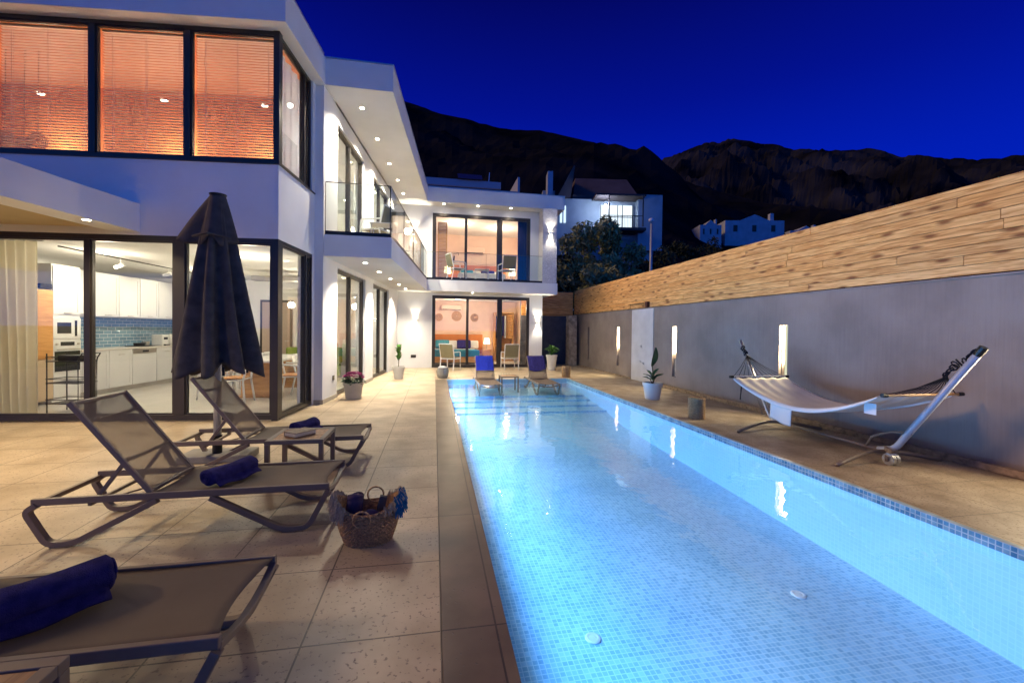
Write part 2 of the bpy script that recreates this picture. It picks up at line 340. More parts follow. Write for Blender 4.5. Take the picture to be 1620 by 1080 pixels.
_n = M['slat'].node_tree.nodes; _l = M['slat'].node_tree.links; _t = _n.new('ShaderNodeBsdfTranslucent'); _t.inputs[0].default_value = (.70, .34, .18, 1)
_x = _n.new('ShaderNodeMixShader'); _x.inputs[0].default_value = .15; _l.new(_n['Principled BSDF'].outputs[0], _x.inputs[1]); _l.new(_t.outputs[0], _x.inputs[2]); _l.new(_x.outputs[0], _n['Material Output'].inputs[0])
M['linen'] = mat('white_linen', (.75, .73, .69), .9, var=.05)
M['stone'] = mat('rubble_stone', (.42, .36, .28), .85, var=.5, vs=7, bump=1.0, bs=12)
M['stone_clad'] = mat('split_face_stone', (.66, .65, .66), .85, var=.35, vs=34, bump=1.0, bs=46)
M['teal'] = mat('teal_fabric', (.06, .26, .36), .9, var=.1)
M['green_fab'] = mat('green_fabric', (.16, .26, .03), .9, var=.3, vs=12)
M['lamp_on'] = emis('lamp_glass_lit', (1, .86, .62), 30)
M['lamp_soft'] = emis('lampshade_lit', (1, .72, .42), 4.5)
M['niche_on'] = emis('niche_diffuser_lit', (.95, .95, .66), .42)
def sling():
    m = mat('taupe_sling_mesh', (.165, .118, .082), .62, var=.12, vs=5, bump=.3, bs=500)
    n = m.node_tree.nodes; l = m.node_tree.links; b = n['Principled BSDF']
    t = n.new('ShaderNodeBsdfTransparent'); x = n.new('ShaderNodeMixShader'); x.inputs[0].default_value = .84
    l.new(t.outputs[0], x.inputs[1]); l.new(b.outputs[0], x.inputs[2]); l.new(x.outputs[0], n['Material Output'].inputs[0]); return m
M['sling'] = sling()
M['sling_back'] = sling(); M['sling_back'].node_tree.nodes['Mix Shader'].inputs[0].default_value = .72

# ------------------------------------------------------------------ setting: ground, paving, pool, hills
def structure(o): o['kind'] = 'structure'; return o
PX0, PX1, PY0, PY1, WZ = .355, 3.81, -1.6, 11.86, -.07
b = MB(); b.box(-14, .045, -6, 15.7, -.12, 0); b.box(.045, 5.75, PY1+.005, 17.2, -.12, 0); b.box(-14, -1, 15.7, 17.2, -.12, 0)
structure(b.build('terrace_paving', M['deck']))
structure(MB().box(.0465, PX0, -6, PY1, -.12, .0015).build('pool_coping', M['coping'], bevel=.004))
b = MB(); b.box(PX1+.055, 5.75, -6, PY1, -.12, .0)
structure(b.build('side_paving', M['deck_side']))
b = MB(); b.box(PX0+.001, 5.75, -6, PY0, -.12, .0); structure(b.build('rear_paving', M['deck_side']))
# basin: floor slopes up to steps and a shallow ledge
def floor_z(y): return -.80+(.0395)*(max(y, 1.5)-1.5)
prof = [(PY0, floor_z(0)), (1.5, floor_z(1.5)), (8.1, floor_z(8.1)), (8.9, -.405), (8.9, -.37), (9.4, -.37), (9.4, -.33), (9.9, -.33), (9.9, -.29), (10.36, -.29), (10.36, -.25), (PY1, -.25)]
b = MB()
for (y0, z0), (y1, z1) in zip(prof, prof[1:]):
    b.poly([(PX0, y0, z0), (PX1, y0, z0), (PX1, y1, z1), (PX0, y1, z1)])
structure(b.build('pool_floor', M['mosaic']))
b = MB()
b.box(PX0-.02, PX0, PY0, PY1, -1.2, -.121); b.box(PX1, PX1+.05, PY0, PY1, -1.2, WZ-.004)
b.box(PX0, PX1, PY1, PY1+.05, -1.2, -.123); b.box(PX0, PX1, PY0-.05, PY0, -1.2, -.123)
structure(b.build('pool_wall', M['mosaic_wall']))
b = MB(); b.box(PX1+.0005, PX1+.0545, PY0, PY1+.001, WZ-.004, .002); structure(b.build('waterline_band', M['mosaic_band'], bevel=.004))
b = MB(); b.box(PX0, PX1, PY1-.004, PY1+.004, -.12, .001); structure(b.build('pool_edge_band', M['mosaic_band']))
b = MB()
b.poly([(PX0, PY0, WZ), (PX1, PY0, WZ), (PX1, PY1-.005, WZ), (PX0, PY1-.005, WZ)])
structure(b.build('pool_water', M['water']))
t = thing('pool_light', 'long underwater light strip in the pool wall just below the coping', 'pool light', (PX0, 5.0, -.20))
MB().box(.001, .022, -6.5, 6.75, -.03, .03).build('channel', M['white'], t)
MB().box(.0221, .026, -6.48, 6.73, -.022, .022).build('diffuser', emis('pool_diffuser_lit', (.35, .7, 1), 3), t)
lamp('AREA', 'pool_lamp', (.04, .1, 0), 182, (.145, .44, 1.0), .045, (0, R(-90), 0), t, size_y=13.2).data.spread = R(140)
for (u, v, y, lab) in ((1.11, 2.775, 2.775, 'round white pool floor inlet near the coping'), (2.956, 2.957, 2.957, 'round white pool floor inlet near the far wall')):
    z = floor_z(y)
    b = MB(); b.lathe([(.055, 0), (.055, .006), (.04, .012), (.03, .008), (.012, .012)], seg=20)
    b.build('floor_inlet', M['white_plastic'], None, (u, y, z+.002), label=lab, category='pool inlet', group='pool floor inlets')

def hill(name, fn, m, az0, az1, r0, rr_, r1, na, nr, seed, amp, kind='structure'):
    """real heightfield: rises from r0 to the ridge at rr_ and falls away behind"""
    b = MB(); V = []
    for i in range(na+1):
        az = az0+(az1-az0)*i/na; row = []
        H = math.tan(R(fn(az)))*rr_+1.4
        for j in range(nr+1):
            t = j/nr; r = r0+(r1-r0)*t
            s_ = (r-r0)/(rr_-r0) if r < rr_ else 1-(r-rr_)/(r1-rr_)*.6
            prof_ = s_**1.05 if r < rr_ else s_
            x, y = r*math.sin(R(az)), r*math.cos(R(az))
            nz = noise.fractal(Vector((x/48, y/48, seed)), .75, 2.1, 7)*amp*min(1, s_*1.4)
            z = -4+(H+4)*prof_+nz*(.25+.75*min(1, abs(r-rr_)/(rr_*.25)))
            row.append(b.b.verts.new((x, y, z)))
        V.append(row)
    for i in range(na):
        for j in range(nr): b.b.faces.new((V[i][j], V[i][j+1], V[i+1][j+1], V[i+1][j]))
    o = b.build(name, m, None, smooth=False); o['kind'] = kind; return o
def interp(tab):
    def f(a):
        if a <= tab[0][0]: return tab[0][1]
        for (a0, v0), (a1, v1) in zip(tab, tab[1:]):
            if a <= a1: return v0+(v1-v0)*(a-a0)/(a1-a0)
        return tab[-1][1]
    return f
def azel(u, v):
    d = fw*670+rr*(u-809.857)-uu*(v-530.857); d.normalize()
    return math.degrees(math.atan2(d.x, d.y)), math.degrees(math.asin(d.z))
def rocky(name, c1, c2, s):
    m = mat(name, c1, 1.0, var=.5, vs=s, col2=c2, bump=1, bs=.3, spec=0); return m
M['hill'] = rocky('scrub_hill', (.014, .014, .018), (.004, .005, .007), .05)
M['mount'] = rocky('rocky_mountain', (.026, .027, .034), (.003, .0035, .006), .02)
near = [azel(*p) for p in ((560, 120), (640, 158), (700, 176), (780, 198), (860, 206), (940, 221), (1000, 242), (1040, 258), (1100, 290), (1200, 318), (1320, 338), (1500, 350), (1700, 350))]
far = [azel(*p) for p in ((900, 300), (1000, 275), (1040, 258), (1075, 240), (1120, 222), (1160, 218), (1235, 222), (1255, 234), (1290, 236), (1330, 240), (1395, 237), (1420, 247), (1500, 247), (1620, 250), (1750, 240))]
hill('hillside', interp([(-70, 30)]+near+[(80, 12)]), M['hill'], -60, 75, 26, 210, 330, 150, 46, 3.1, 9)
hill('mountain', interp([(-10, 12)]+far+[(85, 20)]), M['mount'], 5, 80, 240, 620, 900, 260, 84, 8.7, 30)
b = MB(); b.poly([(-1500, -1500, -4.2), (1500, -1500, -4.2), (1500, 1500, -4.2), (-1500, 1500, -4.2)])
structure(b.build('ground', mat('dry_earth', (.09, .075, .05), .95, var=.4, vs=.4)))

# ------------------------------------------------------------------ boundary wall and fence
WX = 5.72
slots = [2.95, 6.12, 9.37, 12.55, 15.17]
t = thing('boundary_wall', 'long grey rendered boundary wall with slim lit niches beside the pool', 'wall', (WX, 0, 0))
b = MB(); ys = [-6]
for s_ in slots: ys += [s_-.085, s_+.085]
ys.append(17.0)
for i in range(0, len(ys), 2): b.box(0, .22, ys[i], ys[i+1], -.3, 2.02)
for s_ in slots: b.box(0, .22, s_-.085, s_+.085, -.3, .31); b.box(.05, .16, s_-.0849, s_-.071, .31, 1.53); b.box(.05, .16, s_+.071, s_+.0849, .31, 1.53); b.box(0, .22, s_-.085, s_+.085, 1.53, 2.02); b.box(.16, .22, s_-.085, s_+.085, .31, 1.53)
b.build('wall_body', M['render_wall'], t)
MB().box(-.015, .235, -6, 17.0, 2.0205, 2.045).build('wall_cap', M['render_wall'], t, bevel=.003)
MB().box(-.075, -.001, -6, 10.33, 0, .075).build('base_kerb', M['kerb'], t, bevel=.01)
MB().box(-.05, -.001, 11.62, 17.0, 0, .04).build('base_kerb', M['kerb'], t, bevel=.01)
MB().box(-.02, .0, 10.36, 11.59, -.05, 2.018).build('white_panel', M['white_panel'], t, bevel=.003)
for k, (yy, zz) in enumerate(((11.0, .98), (11.05, .55), (10.85, .52))):
    MB().obox((-.03, yy, zz), (.03, .07, .05)).build('socket', M['alu'], t, bevel=.004)
for k, s_ in enumerate(slots[:4]):
    z0 = .31 if k < 2 else .75
    if k == 1: z0 = .50
    f = MB().box(.10, .158, s_-.07, s_+.07, z0, 1.525).build('niche_light', M['niche_on'], t)
    lamp('AREA', 'niche_lamp', (.0985, s_, 1.20), 24, (1, .82, .52), .62, (0, R(90), 0), t, size_y=.135)
    if z0 > .4: MB().box(.06, .15, s_-.083, s_+.083, .312, z0-.005).build('pebble_panel', M['stone'], t)
t = thing('wooden_fence', 'tall fence of knotty horizontal pine boards on top of the grey wall', 'fence', (WX, 0, 2.05))
b = MB(); random.seed(11)
for k in range(9):
    z0 = .012+k*.1095; y = -6-random.random()*2
    while y < 17.0:
        y1 = min(y+random.uniform(2.3, 3.9), 17.0)
        if y1 > -6: b.box(.03+random.uniform(-.002, .002), .055, max(y, -6)+.003, y1-.003, z0, z0+.1035)
        y = y1
b.build('boards', M['fence'], t, bevel=.002)
for k in range(20): MB().box(.057, .10, -5.4+k*1.16, -5.33+k*1.16, 0, .98).build('post', M['frame'], t)
t2 = thing('metal_bracket', 'small wire frame and brown block fixed low on the pine fence', 'bracket', (WX, 10.75, 2.05))
MB().box(-.06, .027, -.10, .02, .01, .16).build('block', mat('brown_block', (.10, .035, .02), .6), t2, bevel=.004)
MB().tube([(-.03, .12, .02), (-.03, .12, .13), (-.03, .95, .13), (-.03, .95, .02)], .008, 6).build('wire', M['frame'], t2)
t = thing('rear_fence', 'darker wooden board fence closing the gap beside the villa', 'fence', (0, 17.0, 0))
b = MB()
for k in range(9): b.box(3.5, 5.7, .0, .03, 2.0+k*.11, 2.0+k*.11+.105)
b.build('boards', M['fence'], t)
MB().box(3.5, 5.7, .035, .2, -.2, 3.0).build('backing_wall', mat('dark_render', (.07, .075, .09), .9), t)
MB().box(3.5, 5.7, .0, .034, -.2, 1.99).build('lower_wall', mat('slate_render', (.10, .11, .14), .85, var=.2), t)
b = MB(); b.box(-.17, .17, -.2, .2, 0, 2.0); b.build('stone_pillar', M['stone'], None, (5.42, 16.3, 0), bevel=.02, label='rough brown stone pillar at the far end of the grey wall', category='pillar')

# ------------------------------------------------------------------ the villa
KA = R(5.7)
V = thing('modern_villa', 'white two storey modern villa with large glass doors and lit rooms', 'villa', (-2.283, 6.813, 0), -KA)
HM = Matrix.Translation((-2.283, 6.813, 0)) @ Matrix.Rotation(-KA, 4, 'Z')
HI = HM.inverted()
def W2H(x, y, z): return HI @ Vector((x, y, z))
Z1, Z2, Z3, Z4, Z5 = 2.70, 3.11, 3.81, 5.76, 6.26       # soffit, terrace floor, sill, upper soffit, roof top
TH = .10
def window(x0, x1, z0, z1, stiles, face='y', at=0, parent=V, fw_=.055, dp=.09, blind=False, edge=None, heavy=None, gm='glass', name='window', out=0):
    """face 'y': plane y=at facing -y spanning x0..x1; face 'x': plane x=at facing +x spanning y x0..x1"""
    eb = edge or fw_
    b = MB()
    def bx(a0, a1, c0, c1, d0=0, d1=dp):
        if face == 'y': b.box(a0, a1, at+d0, at+d1, c0, c1)
        else: b.box(at-d1, at-d0, a0, a1, c0, c1)
    bx(x0, x1, z1-eb, z1); bx(x0, x1, z0, z0+eb); bx(x0, x0+eb, z0+eb, z1-eb); bx(x1-eb, x1, z0+eb, z1-eb)
    for s_, wd in stiles: bx(s_-wd/2, s_+wd/2, z0+eb, z1-eb)
    f = b.build(name, M['frame'], parent, bevel=.004)
    xs = [x0+eb]+[k for s_, wd in stiles for k in (s_-wd/2, s_+wd/2)]+[x1-eb]
    for i in range(0, len(xs), 2):
        g = MB(); a0, a1, c0, c1 = xs[i], xs[i+1], z0+eb, z1-eb
        # slim sash inside each light
        ss = MB()
        def sb(p0, p1, q0, q1):
            if face == 'y': ss.box(p0, p1, at+.02, at+.07, q0, q1)
            else: ss.box(at-.07, at-.02, p0, p1, q0, q1)
        k = .022
        sb(a0, a1, c1-k, c1); sb(a0, a1, c0, c0+k); sb(a0, a0+k, c0+k, c1-k); sb(a1-k, a1, c0+k, c1-k)
        ss.build('sash', M['frame'], f)
        if face == 'y': g.box(a0+k, a1-k, at+.04, at+.05, c0+k, c1-k)
        else: g.box(at-.05, at-.04, a0+k, a1-k, c0+k, c1-k)
        g.build('pane', M[gm], f)
        if blind:
            s2 = MB(); zz = c0+.02; tl = R(-10)
            while zz < c1-.03:
                for ly in (0,):
                    s2.obox(((a0+a1)/2+random.uniform(-.002, .002), at+.135, zz), (a1-a0-.03, .035, .0014), Matrix.Rotation(tl+random.uniform(-.012, .012), 3, 'X'))
                zz += .0405
            for xx in (.12, .5, .88):
                for dy in (-.015, .015): s2.box(a0+(a1-a0)*xx-.0015, a0+(a1-a0)*xx+.0015, at+.135+dy-.001, at+.135+dy+.001, c0, c1)
            s2.box(a0+.01, a1-.01, at+.115, at+.155, c1-.035, c1-.001)
            s2.build('blind', M['slat'], f)
    return f

XL = -9.0    # left end of the front block
# --- block A shell
b = MB()
b.box(XL, 0, 0, .25, Z1, Z3)                       # spandrel front
b.box(-.25, 0, .25, 1.40, Z1, Z3)                  # spandrel side
b.box(0, .15, 1.40, 1.60, 0, Z4)                   # return wall facing the camera
b.box(-.25, 0, 1.30, 1.60, 0, Z1); b.box(-.25, 0, 1.28, 1.60, Z3, Z4)
b.box(XL, -6.0, 0, .25, 0, Z1); b.box(XL, -3.98*1.02-1.35, 0, .25, Z3, Z4)
b.build('front_block_wall', M['plaster'], V)
b = MB()
b.box(XL, .17, -.19, 2.0, Z4, Z5); b.box(XL, .17, 2.0, 8.2, Z4+.02, Z5-.05)
b.build('front_roof', M['plaster'], V)
MB().box(XL, .185, -.205, -.10, Z5, Z5+.02).build('roof_edge_trim', M['alu'], V)
MB().box(.10, .185, -.10, 1.30, Z5, Z5+.02).build('roof_edge_trim', M['alu'], V)
# --- wing walls (plane x=.15) with window openings
LW = [(2.20, 4.33), (5.13, 7.14)]
UW = [(2.18, 4.13), (5.10, 7.0)]
b = MB(); wx0, wx1 = -.10, .15
b.box(wx0, wx1, 1.60, LW[0][0], 0, Z1); b.box(wx0, wx1, LW[0][1], LW[1][0], 0, Z1); b.box(wx0, wx1, LW[1][1], 8.6, 0, Z1)
for a, c in LW: b.box(wx0, wx1, a, c, 2.60, Z1)
b.box(wx0, wx1, 1.60, 8.6, Z1, Z2+.02)
b.box(wx0, wx1, 1.60, UW[0][0], Z2+.02, Z4); b.box(wx0, wx1, UW[0][1], UW[1][0], Z2+.02, Z4); b.box(wx0, wx1, UW[1][1], 8.6, Z2+.02, Z4)
for a, c in UW: b.box(wx0, wx1, a, c, 5.45, Z4)
b.build('wing_wall', M['plaster'], V)
sk = mat('stone_skirting', (.42, .38, .31), .6, var=.1)
b = MB(); b.box(.0, .165, 1.386, 1.399, 0, .08); b.box(.151, .165, 1.399, LW[0][0], 0, .08); b.build('skirting', sk, V); MB().box(.151, .165, LW[0][1], LW[1][0], 0, .08).build('skirting', sk, V)
for a, c in LW: window(a, c, .02, 2.60, [((a+c)/2-.0, .09)], 'x', .10, name='glass_door')
for a, c in UW: window(a, c, Z2+.05, 5.45, [((a+c)/2, .09)], 'x', .10, name='glass_door')
# --- balcony and roof over it, wedge shaped in plan like the photograph
def inH(pts, z0, z1): return [tuple(W2H(x, y, z0)) for x, y in pts]
foot = [(-1.99, 8.19), (-.80, 8.20), (-.265, 14.80), (-.265, 15.45), (-1.38, 15.45)]
def slab(z0, z1, pts, m, name, **k):
    b = MB(); a = [tuple(W2H(x, y, z0)) for x, y in pts]; b.prism(a, (0, 0, z1-z0)); return b.build(name, m, V, **k)
slab(Z1, Z2-.02, [(-1.985, 8.20), (-.80, 8.20), (-.265, 14.80), (4.37, 14.80), (4.37, 15.40), (-1.38, 15.40)], M['plaster'], 'balcony_slab')
slab(Z2-.019, Z2+.0, [(-1.98, 8.23), (-.83, 8.23), (-.29, 14.83), (3.80, 14.83), (3.80, 15.39), (-1.38, 15.39)], M['deck'], 'balcony_floor')
slab(5.78, 6.26, [(-1.985, 8.20), (-.795, 8.20), (-.27, 14.90), (4.63, 14.90), (4.63, 20.3), (-3.0, 20.3)], M['plaster'], 'terrace_roof')
slab(6.262, 6.28, [(-1.985, 8.185), (-.78, 8.185), (-.255, 14.885), (4.645, 14.885), (4.645, 15.0), (-.37, 15.0), (-.90, 8.30), (-1.985, 8.30)], M['alu'], 'roof_edge_trim')
# black channel and glass balustrade
def rail(p, q, name='balustrade', n=2, z0=3.09, z1=4.04, ch=True):
    P, Q = Vector(p), Vector(q); d = (Q-P); Ln = d.length; d.normalize(); nx = Vector((-d.y, d.x))
    f = MB()
    def seg(a0, a1, zz0, zz1, off, th, bb):
        A = P+d*a0+nx*off; B = P+d*a1+nx*off; A2 = A+nx*th; B2 = B+nx*th
        bb.prism([tuple(W2H(v.x, v.y, zz0)) for v in (A, B, B2, A2)], (0, 0, zz1-zz0))
    seg(0, Ln, z0, z0+.07, 0, .045, f)
    o = f.build(name, M['black'], V)
    for i in range(n):
        g = MB(); seg(Ln*i/n+.006, Ln*(i+1)/n-.006, z0+.071, z1, .016, .012, g); g.build('glass_panel', M['glass_rail'], o)
        g = MB(); seg(Ln*i/n+.006, Ln*(i+1)/n-.006, z1+.0005, z1+.010, .010, .024, g); g.build('glass_edge', M['frame'], o)
    for i in range(0, n):
        g = MB(); seg(Ln*i/n, Ln*i/n+.008, z0+.071, z1, .012, .018, g); g.build('joint', M['frame'], o)
    return o
rail((-1.97, 8.205), (-.805, 8.205), n=1)
rail((-.805, 8.205), (-.27, 14.80), n=4)
rail((-.27, 14.805), (3.80, 14.805), n=2)
# --- front windows, ground floor
window(-5.95, -.03, .02, Z1, [(-4.05, .10), (-2.63, .075), (-1.39, .16)], 'y', .0, edge=.075, name='glass_door')
b = MB(); b.box(-.09, 0.0, -.002, .1, 0, Z1-.0); b.build('corner_post', M['frame'], V, bevel=.004)
window(.10, 1.33, .02, Z1, [(1.05, .03)], 'x', -.005, edge=.06, name='side_window')
# --- front windows, first floor with blinds
window(-5.45, -.02, Z3, Z4, [(-3.95, .08), (-2.59, .085), (-1.30, .085)], 'y', .03, edge=.06, blind=True)
MB().box(-.085, -.004, .02, .12, Z3, Z4).build('corner_post', M['frame'], V)
window(.12, 1.28, Z3, Z4, [(1.02, .03)], 'x', -.03, edge=.055, name='side_window')
MB().box(XL, .02, -.03, .03, Z3-.02, Z3-.0005).build('sill', M['frame'], V)
MB().box(-.03, .02, .03, 1.38, Z3-.02, Z3-.0005).build('sill', M['frame'], V)
# --- canopy over the left doors: white beam with blue-lit outer face
cb0 = W2H(-4.19, 7.0, 0); cb1 = W2H(-4.55, 3.6, 0)
cx = cb0.x
b = MB()
b.prism([(cx, -.001, Z1+.045), (cx-.50, -5.6, Z1+.045), (cx-.90, -5.6, Z1+.045), (cx-.40, -.001, Z1+.045)], (0, 0, .40))
b.build('canopy_beam', M['plaster'], V)
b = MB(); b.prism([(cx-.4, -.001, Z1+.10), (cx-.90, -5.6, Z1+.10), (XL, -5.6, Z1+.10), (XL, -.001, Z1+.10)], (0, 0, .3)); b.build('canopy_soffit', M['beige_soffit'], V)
# --- back block: walls with openings, world-aligned
def wbox(b, x0, x1, y0, y1, z0, z1):
    b.prism([tuple(W2H(x, y, z0)) for x, y in ((x0, y0), (x1, y0), (x1, y1), (x0, y1))], (0, 0, z1-z0))
BY = 15.42
b = MB()
wbox(b, -1.9, -.08, BY, BY+.2, 0, Z1); wbox(b, 3.48, 3.98, BY, BY+.2, 0, Z1); wbox(b, -.08, 3.48, BY, BY+.2, 2.60, Z1)
wbox(b, 3.73, 3.98, BY+.2, 20, 0, Z1)
wbox(b, -1.9, -.09, BY, BY+.2, Z1, 5.775); wbox(b, 3.48, 4.30, BY, BY+.2, Z1, 5.775); wbox(b, -.09, 3.48, BY, BY+.2, 5.53, 5.775); wbox(b, -.09, 3.48, BY, BY+.2, Z1, Z2)
wbox(b, 4.05, 4.30, BY+.2, 20, Z1, 5.775)
b.build('rear_block_wall', M['plaster'], V)
b = MB(); wbox(b, 3.80, 4.33, 14.80, BY-.002, Z2-.018, 5.778); b.build('stone_clad_pier', M['stone_clad'], V)
VW = bpy.data.objects.new('rear_windows', None)
def wwin(x0, x1, z0, z1, stiles, **k):
    f = window(x0, x1, z0, z1, stiles, 'y', BY, parent=None, **k); f.parent = V
    f.matrix_local = HI.copy(); return f
wwin(-.08, 3.48, .02, 2.60, [(1.18, .05), (2.36, .14)], edge=.09, name='glass_door')
wwin(-.09, 3.48, Z2+.03, 5.53, [(1.10, .05), (2.33, .16)], edge=.10, name='glass_door')
# --- interior shells
def room(pts, z0, z1, wm, name, open_edges=(), th=.1, floor=True, cm=None):
    """pts in house frame, ccw; walls on each edge except the open ones"""
    b = MB()
    k = len(pts)
    for i in range(k):
        if i in open_edges: continue
        p, q2 = Vector(pts[i]), Vector(pts[(i+1) % k]); d = (q2-p).normalized(); n_ = Vector((d.y, -d.x))
        b.prism([(p.x, p.y, z0), (q2.x, q2.y, z0), (q2.x+n_.x*th, q2.y+n_.y*th, z0), (p.x+n_.x*th, p.y+n_.y*th, z0)], (0, 0, z1-z0))
    b.build(name+'_partition', wm, V)
    if floor:
        b = MB(); b.prism([(x, y, z0) for x, y in pts], (0, 0, .012)); b.build(name+'_floor', M['floor_in'], V)
        b = MB(); b.prism([(x, y, z1-.004) for x, y in pts], (0, 0, .03)); b.build(name+'_ceiling', cm or M['ceiling'], V)
room([(-9, .10), (-.12, .10), (-.12, 5.6), (-9, 5.6)], .002, 2.68, M['plaster_in'], 'kitchen', (0, 1))
room([(-5.1, 5.72), (-.12, 5.72), (-.12, 8.4), (-5.1, 8.4)], .002, 2.68, M['plaster_in'], 'passage', (1,))
room([(-9, .20), (-.09, .20), (-.09, 1.9), (-9, 1.9)], Z3-.3, Z4-.01, M['orange_wall'], 'front_bedroom', (0, 1), cm=M['orange_wall'])
room([(-4, 2.05), (-.12, 2.05), (-.12, 4.75), (-4, 4.75)], Z2+.01, 5.6, M['plaster_in'], 'terrace_bedroom', (1,))
room([(-4, 4.88), (-.12, 4.88), (-.12, 8.2), (-4, 8.2)], Z2+.01, 5.6, M['plaster_in'], 'corner_bedroom', (1,))
def wpts(l): return [tuple(W2H(x, y, 0).xy) for x, y in l]
room(wpts([(-.3, BY+.1), (3.70, BY+.1), (3.70, 19.2), (-.3, 19.2)]), .002, 2.66, M['peach'], 'garden_bedroom', (0,))
room(wpts([(-.4, BY+.1), (3.95, BY+.1), (3.95, 19.4), (-.4, 19.4)]), Z2+.01, 5.66, M['peach'], 'upper_bedroom', (0,))

# ------------------------------------------------------------------ lights
WARM = (1, .78, .50); NEUT = (1, .88, .70)
def downlight(p, zc, W, lab, grp, col=NEUT, spot=120, r=.045):
    t = thing('downlight', lab, 'downlight', (p[0], p[1], zc), 0, grp)
    MB().lathe([(r+.012, -.004), (r+.012, -.0005), (r, -.0004)], seg=20).build('rim', M['white'], t)
    MB().lathe([(r-.004, -.006), (r-.004, -.0045)], seg=16).build('lens', M['lamp_on'], t)
    lamp('SPOT', 'downlight_lamp', (0, 0, -.03), W*3.6, col, .04, (0, 0, 0), t, spot=R(spot), blend=.8)
ordn = ['nearest the camera', 'second from the camera', 'third from the camera', 'fourth from the camera', 'fifth and farthest from the camera']
for i, p in enumerate([(-1.455, 8.915), (-1.339, 10.293), (-1.218, 11.758), (-1.108, 13.004), (-1.031, 14.236)]):
    downlight(p, 5.78, 74, 'round downlight in the upper terrace soffit, '+ordn[i], 'downlights in the upper terrace soffit', spot=135)
for i, p in enumerate([(-1.366, 8.872), (-1.263, 10.21), (-1.15, 11.564), (-1.046, 12.989), (-.934, 14.30)]):
    downlight(p, 2.70, 50, 'round downlight under the glass balcony, '+ordn[i], 'downlights under the balcony', spot=118)
for i, x in enumerate((.29, 1.49, 2.68)):
    downlight((x, 15.1), 5.78, 16, 'small downlight above the upper rear glass doors, '+['left one', 'middle one', 'right one'][i], 'downlights above the rear doors')
downlight((1.33, 15.1), 2.70, 10, 'small downlight above the ground floor rear glass doors', 'downlights above the rear doors')
downlight((-4.40, 6.35), 2.744, 30, 'downlight in the white canopy edge above the kitchen doors', None, col=(1, .78, .48), spot=150)
downlight((-4.58, 4.55), 2.744, 34, 'added unseen downlight in the white canopy edge, farther out over the terrace', None, col=(1, .76, .46), spot=155)  # out of view, added to put warm light on the terrace
downlight((-4.77, 2.6), 2.744, 44, 'outermost added fill downlight in the white canopy edge, beside the nearest lounger', None, col=(1, .76, .46), spot=160)  # unseen, added with a longer canopy as warm fill on the loungers
def sconce(x, y, z, lab, W=14, rz=0):
    W *= 2.0
    t = thing('wall_light', lab, 'wall light', (x, y, z), rz, 'up and down wall lights')
    MB().box(-.055, .055, -.10, -.0005, -.035, .035).build('housing', M['alu'], t, bevel=.004)
    for s_ in (1, -1):
        MB().box(-.04, .04, -.085, -.015, min(s_*.036, s_*.038), max(s_*.036, s_*.038)).build('lens', M['lamp_on'], t)
        lamp('SPOT', 'beam', (0, -.055, s_*.045), W, (1, .90, .70), .03, (R(180) if s_ > 0 else 0, 0, 0), t, spot=R(75), blend=.35)
sconce(-.666, BY, 1.69, 'wall light on the white wall left of the ground floor rear doors')
sconce(3.80, BY, 1.66, 'wall light on the white wall right of the ground floor rear doors', 18)
sconce(4.08, 14.80, 4.86, 'wall light on the stone pier beside the upper rear doors', 20)
sconce(-.75, BY, 4.75, 'wall light on the upper wall behind the glass balustrade', 20)
# interior ceiling lamps
def inlamp(p, z, W, col, lab, cat='ceiling light', r=.05, world=False, soft=.12, drop=.40):
    q2 = (HM @ Vector((p[0], p[1], z))) if not world else Vector((p[0], p[1], z))
    t = thing('ceiling_light', lab, cat, q2, 0, 'ceiling lights inside the villa')
    MB().lathe([(r+.01, -.012), (r+.01, -.001), (r, -.0008)], seg=16).build('rim', M['white'], t)
    MB().lathe([(r-.006, -.02), (r-.006, -.013)], seg=16).build('lens', M['lamp_on'], t)
    lamp('POINT', 'ceiling_lamp', (0, 0, -drop), W*1.5, col, soft, (0, 0, 0), t)
for p, lab in (((-1.2, 1.5), 'ceiling light over the near end of the dining table'), ((-1.0, 3.6), 'ceiling light over the far end of the dining table'), ((-3.2, 3.6), 'ceiling light in the middle of the kitchen ceiling'), ((-3.6, 1.5), 'ceiling light above the kitchen floor by the glass doors'), ((-6.6, 2.6), 'ceiling light behind the curtained door')):
    inlamp(p, 2.67, 14, (1, .86, .66), lab)
inlamp((-2.0, 7.2), 2.67, 30, (1, .90, .74), 'ceiling light in the narrow ground floor room')
inlamp((-1.6, 3.3), 5.59, 40, (1, .88, .70), 'ceiling light in the first upper terrace room')
inlamp((-1.6, 6.4), 5.59, 40, (1, .88, .70), 'ceiling light in the second upper terrace room')
for x, lab in ((-.9, 'right'), (-2.6, 'centre'), (-4.6, 'left')):
    inlamp((x, 1.45), 5.38, 22, (1, .75, .52), 'lamp on the orange bedroom ceiling behind the %s blind' % lab, drop=.85)
inlamp((.9, 17.6), 2.655, 27, (1, .80, .58), 'ceiling light over the bed downstairs', world=True)
inlamp((2.9, 16.9), 2.655, 19, (1, .84, .62), 'ceiling light by the wardrobe downstairs', world=True)
inlamp((.9, 17.2), 5.655, 22, (1, .80, .58), 'left ceiling light of the upper rear bedroom', world=True)
inlamp((2.7, 17.6), 5.655, 20, (1, .80, .58), 'right ceiling light of the upper rear bedroom', world=True)

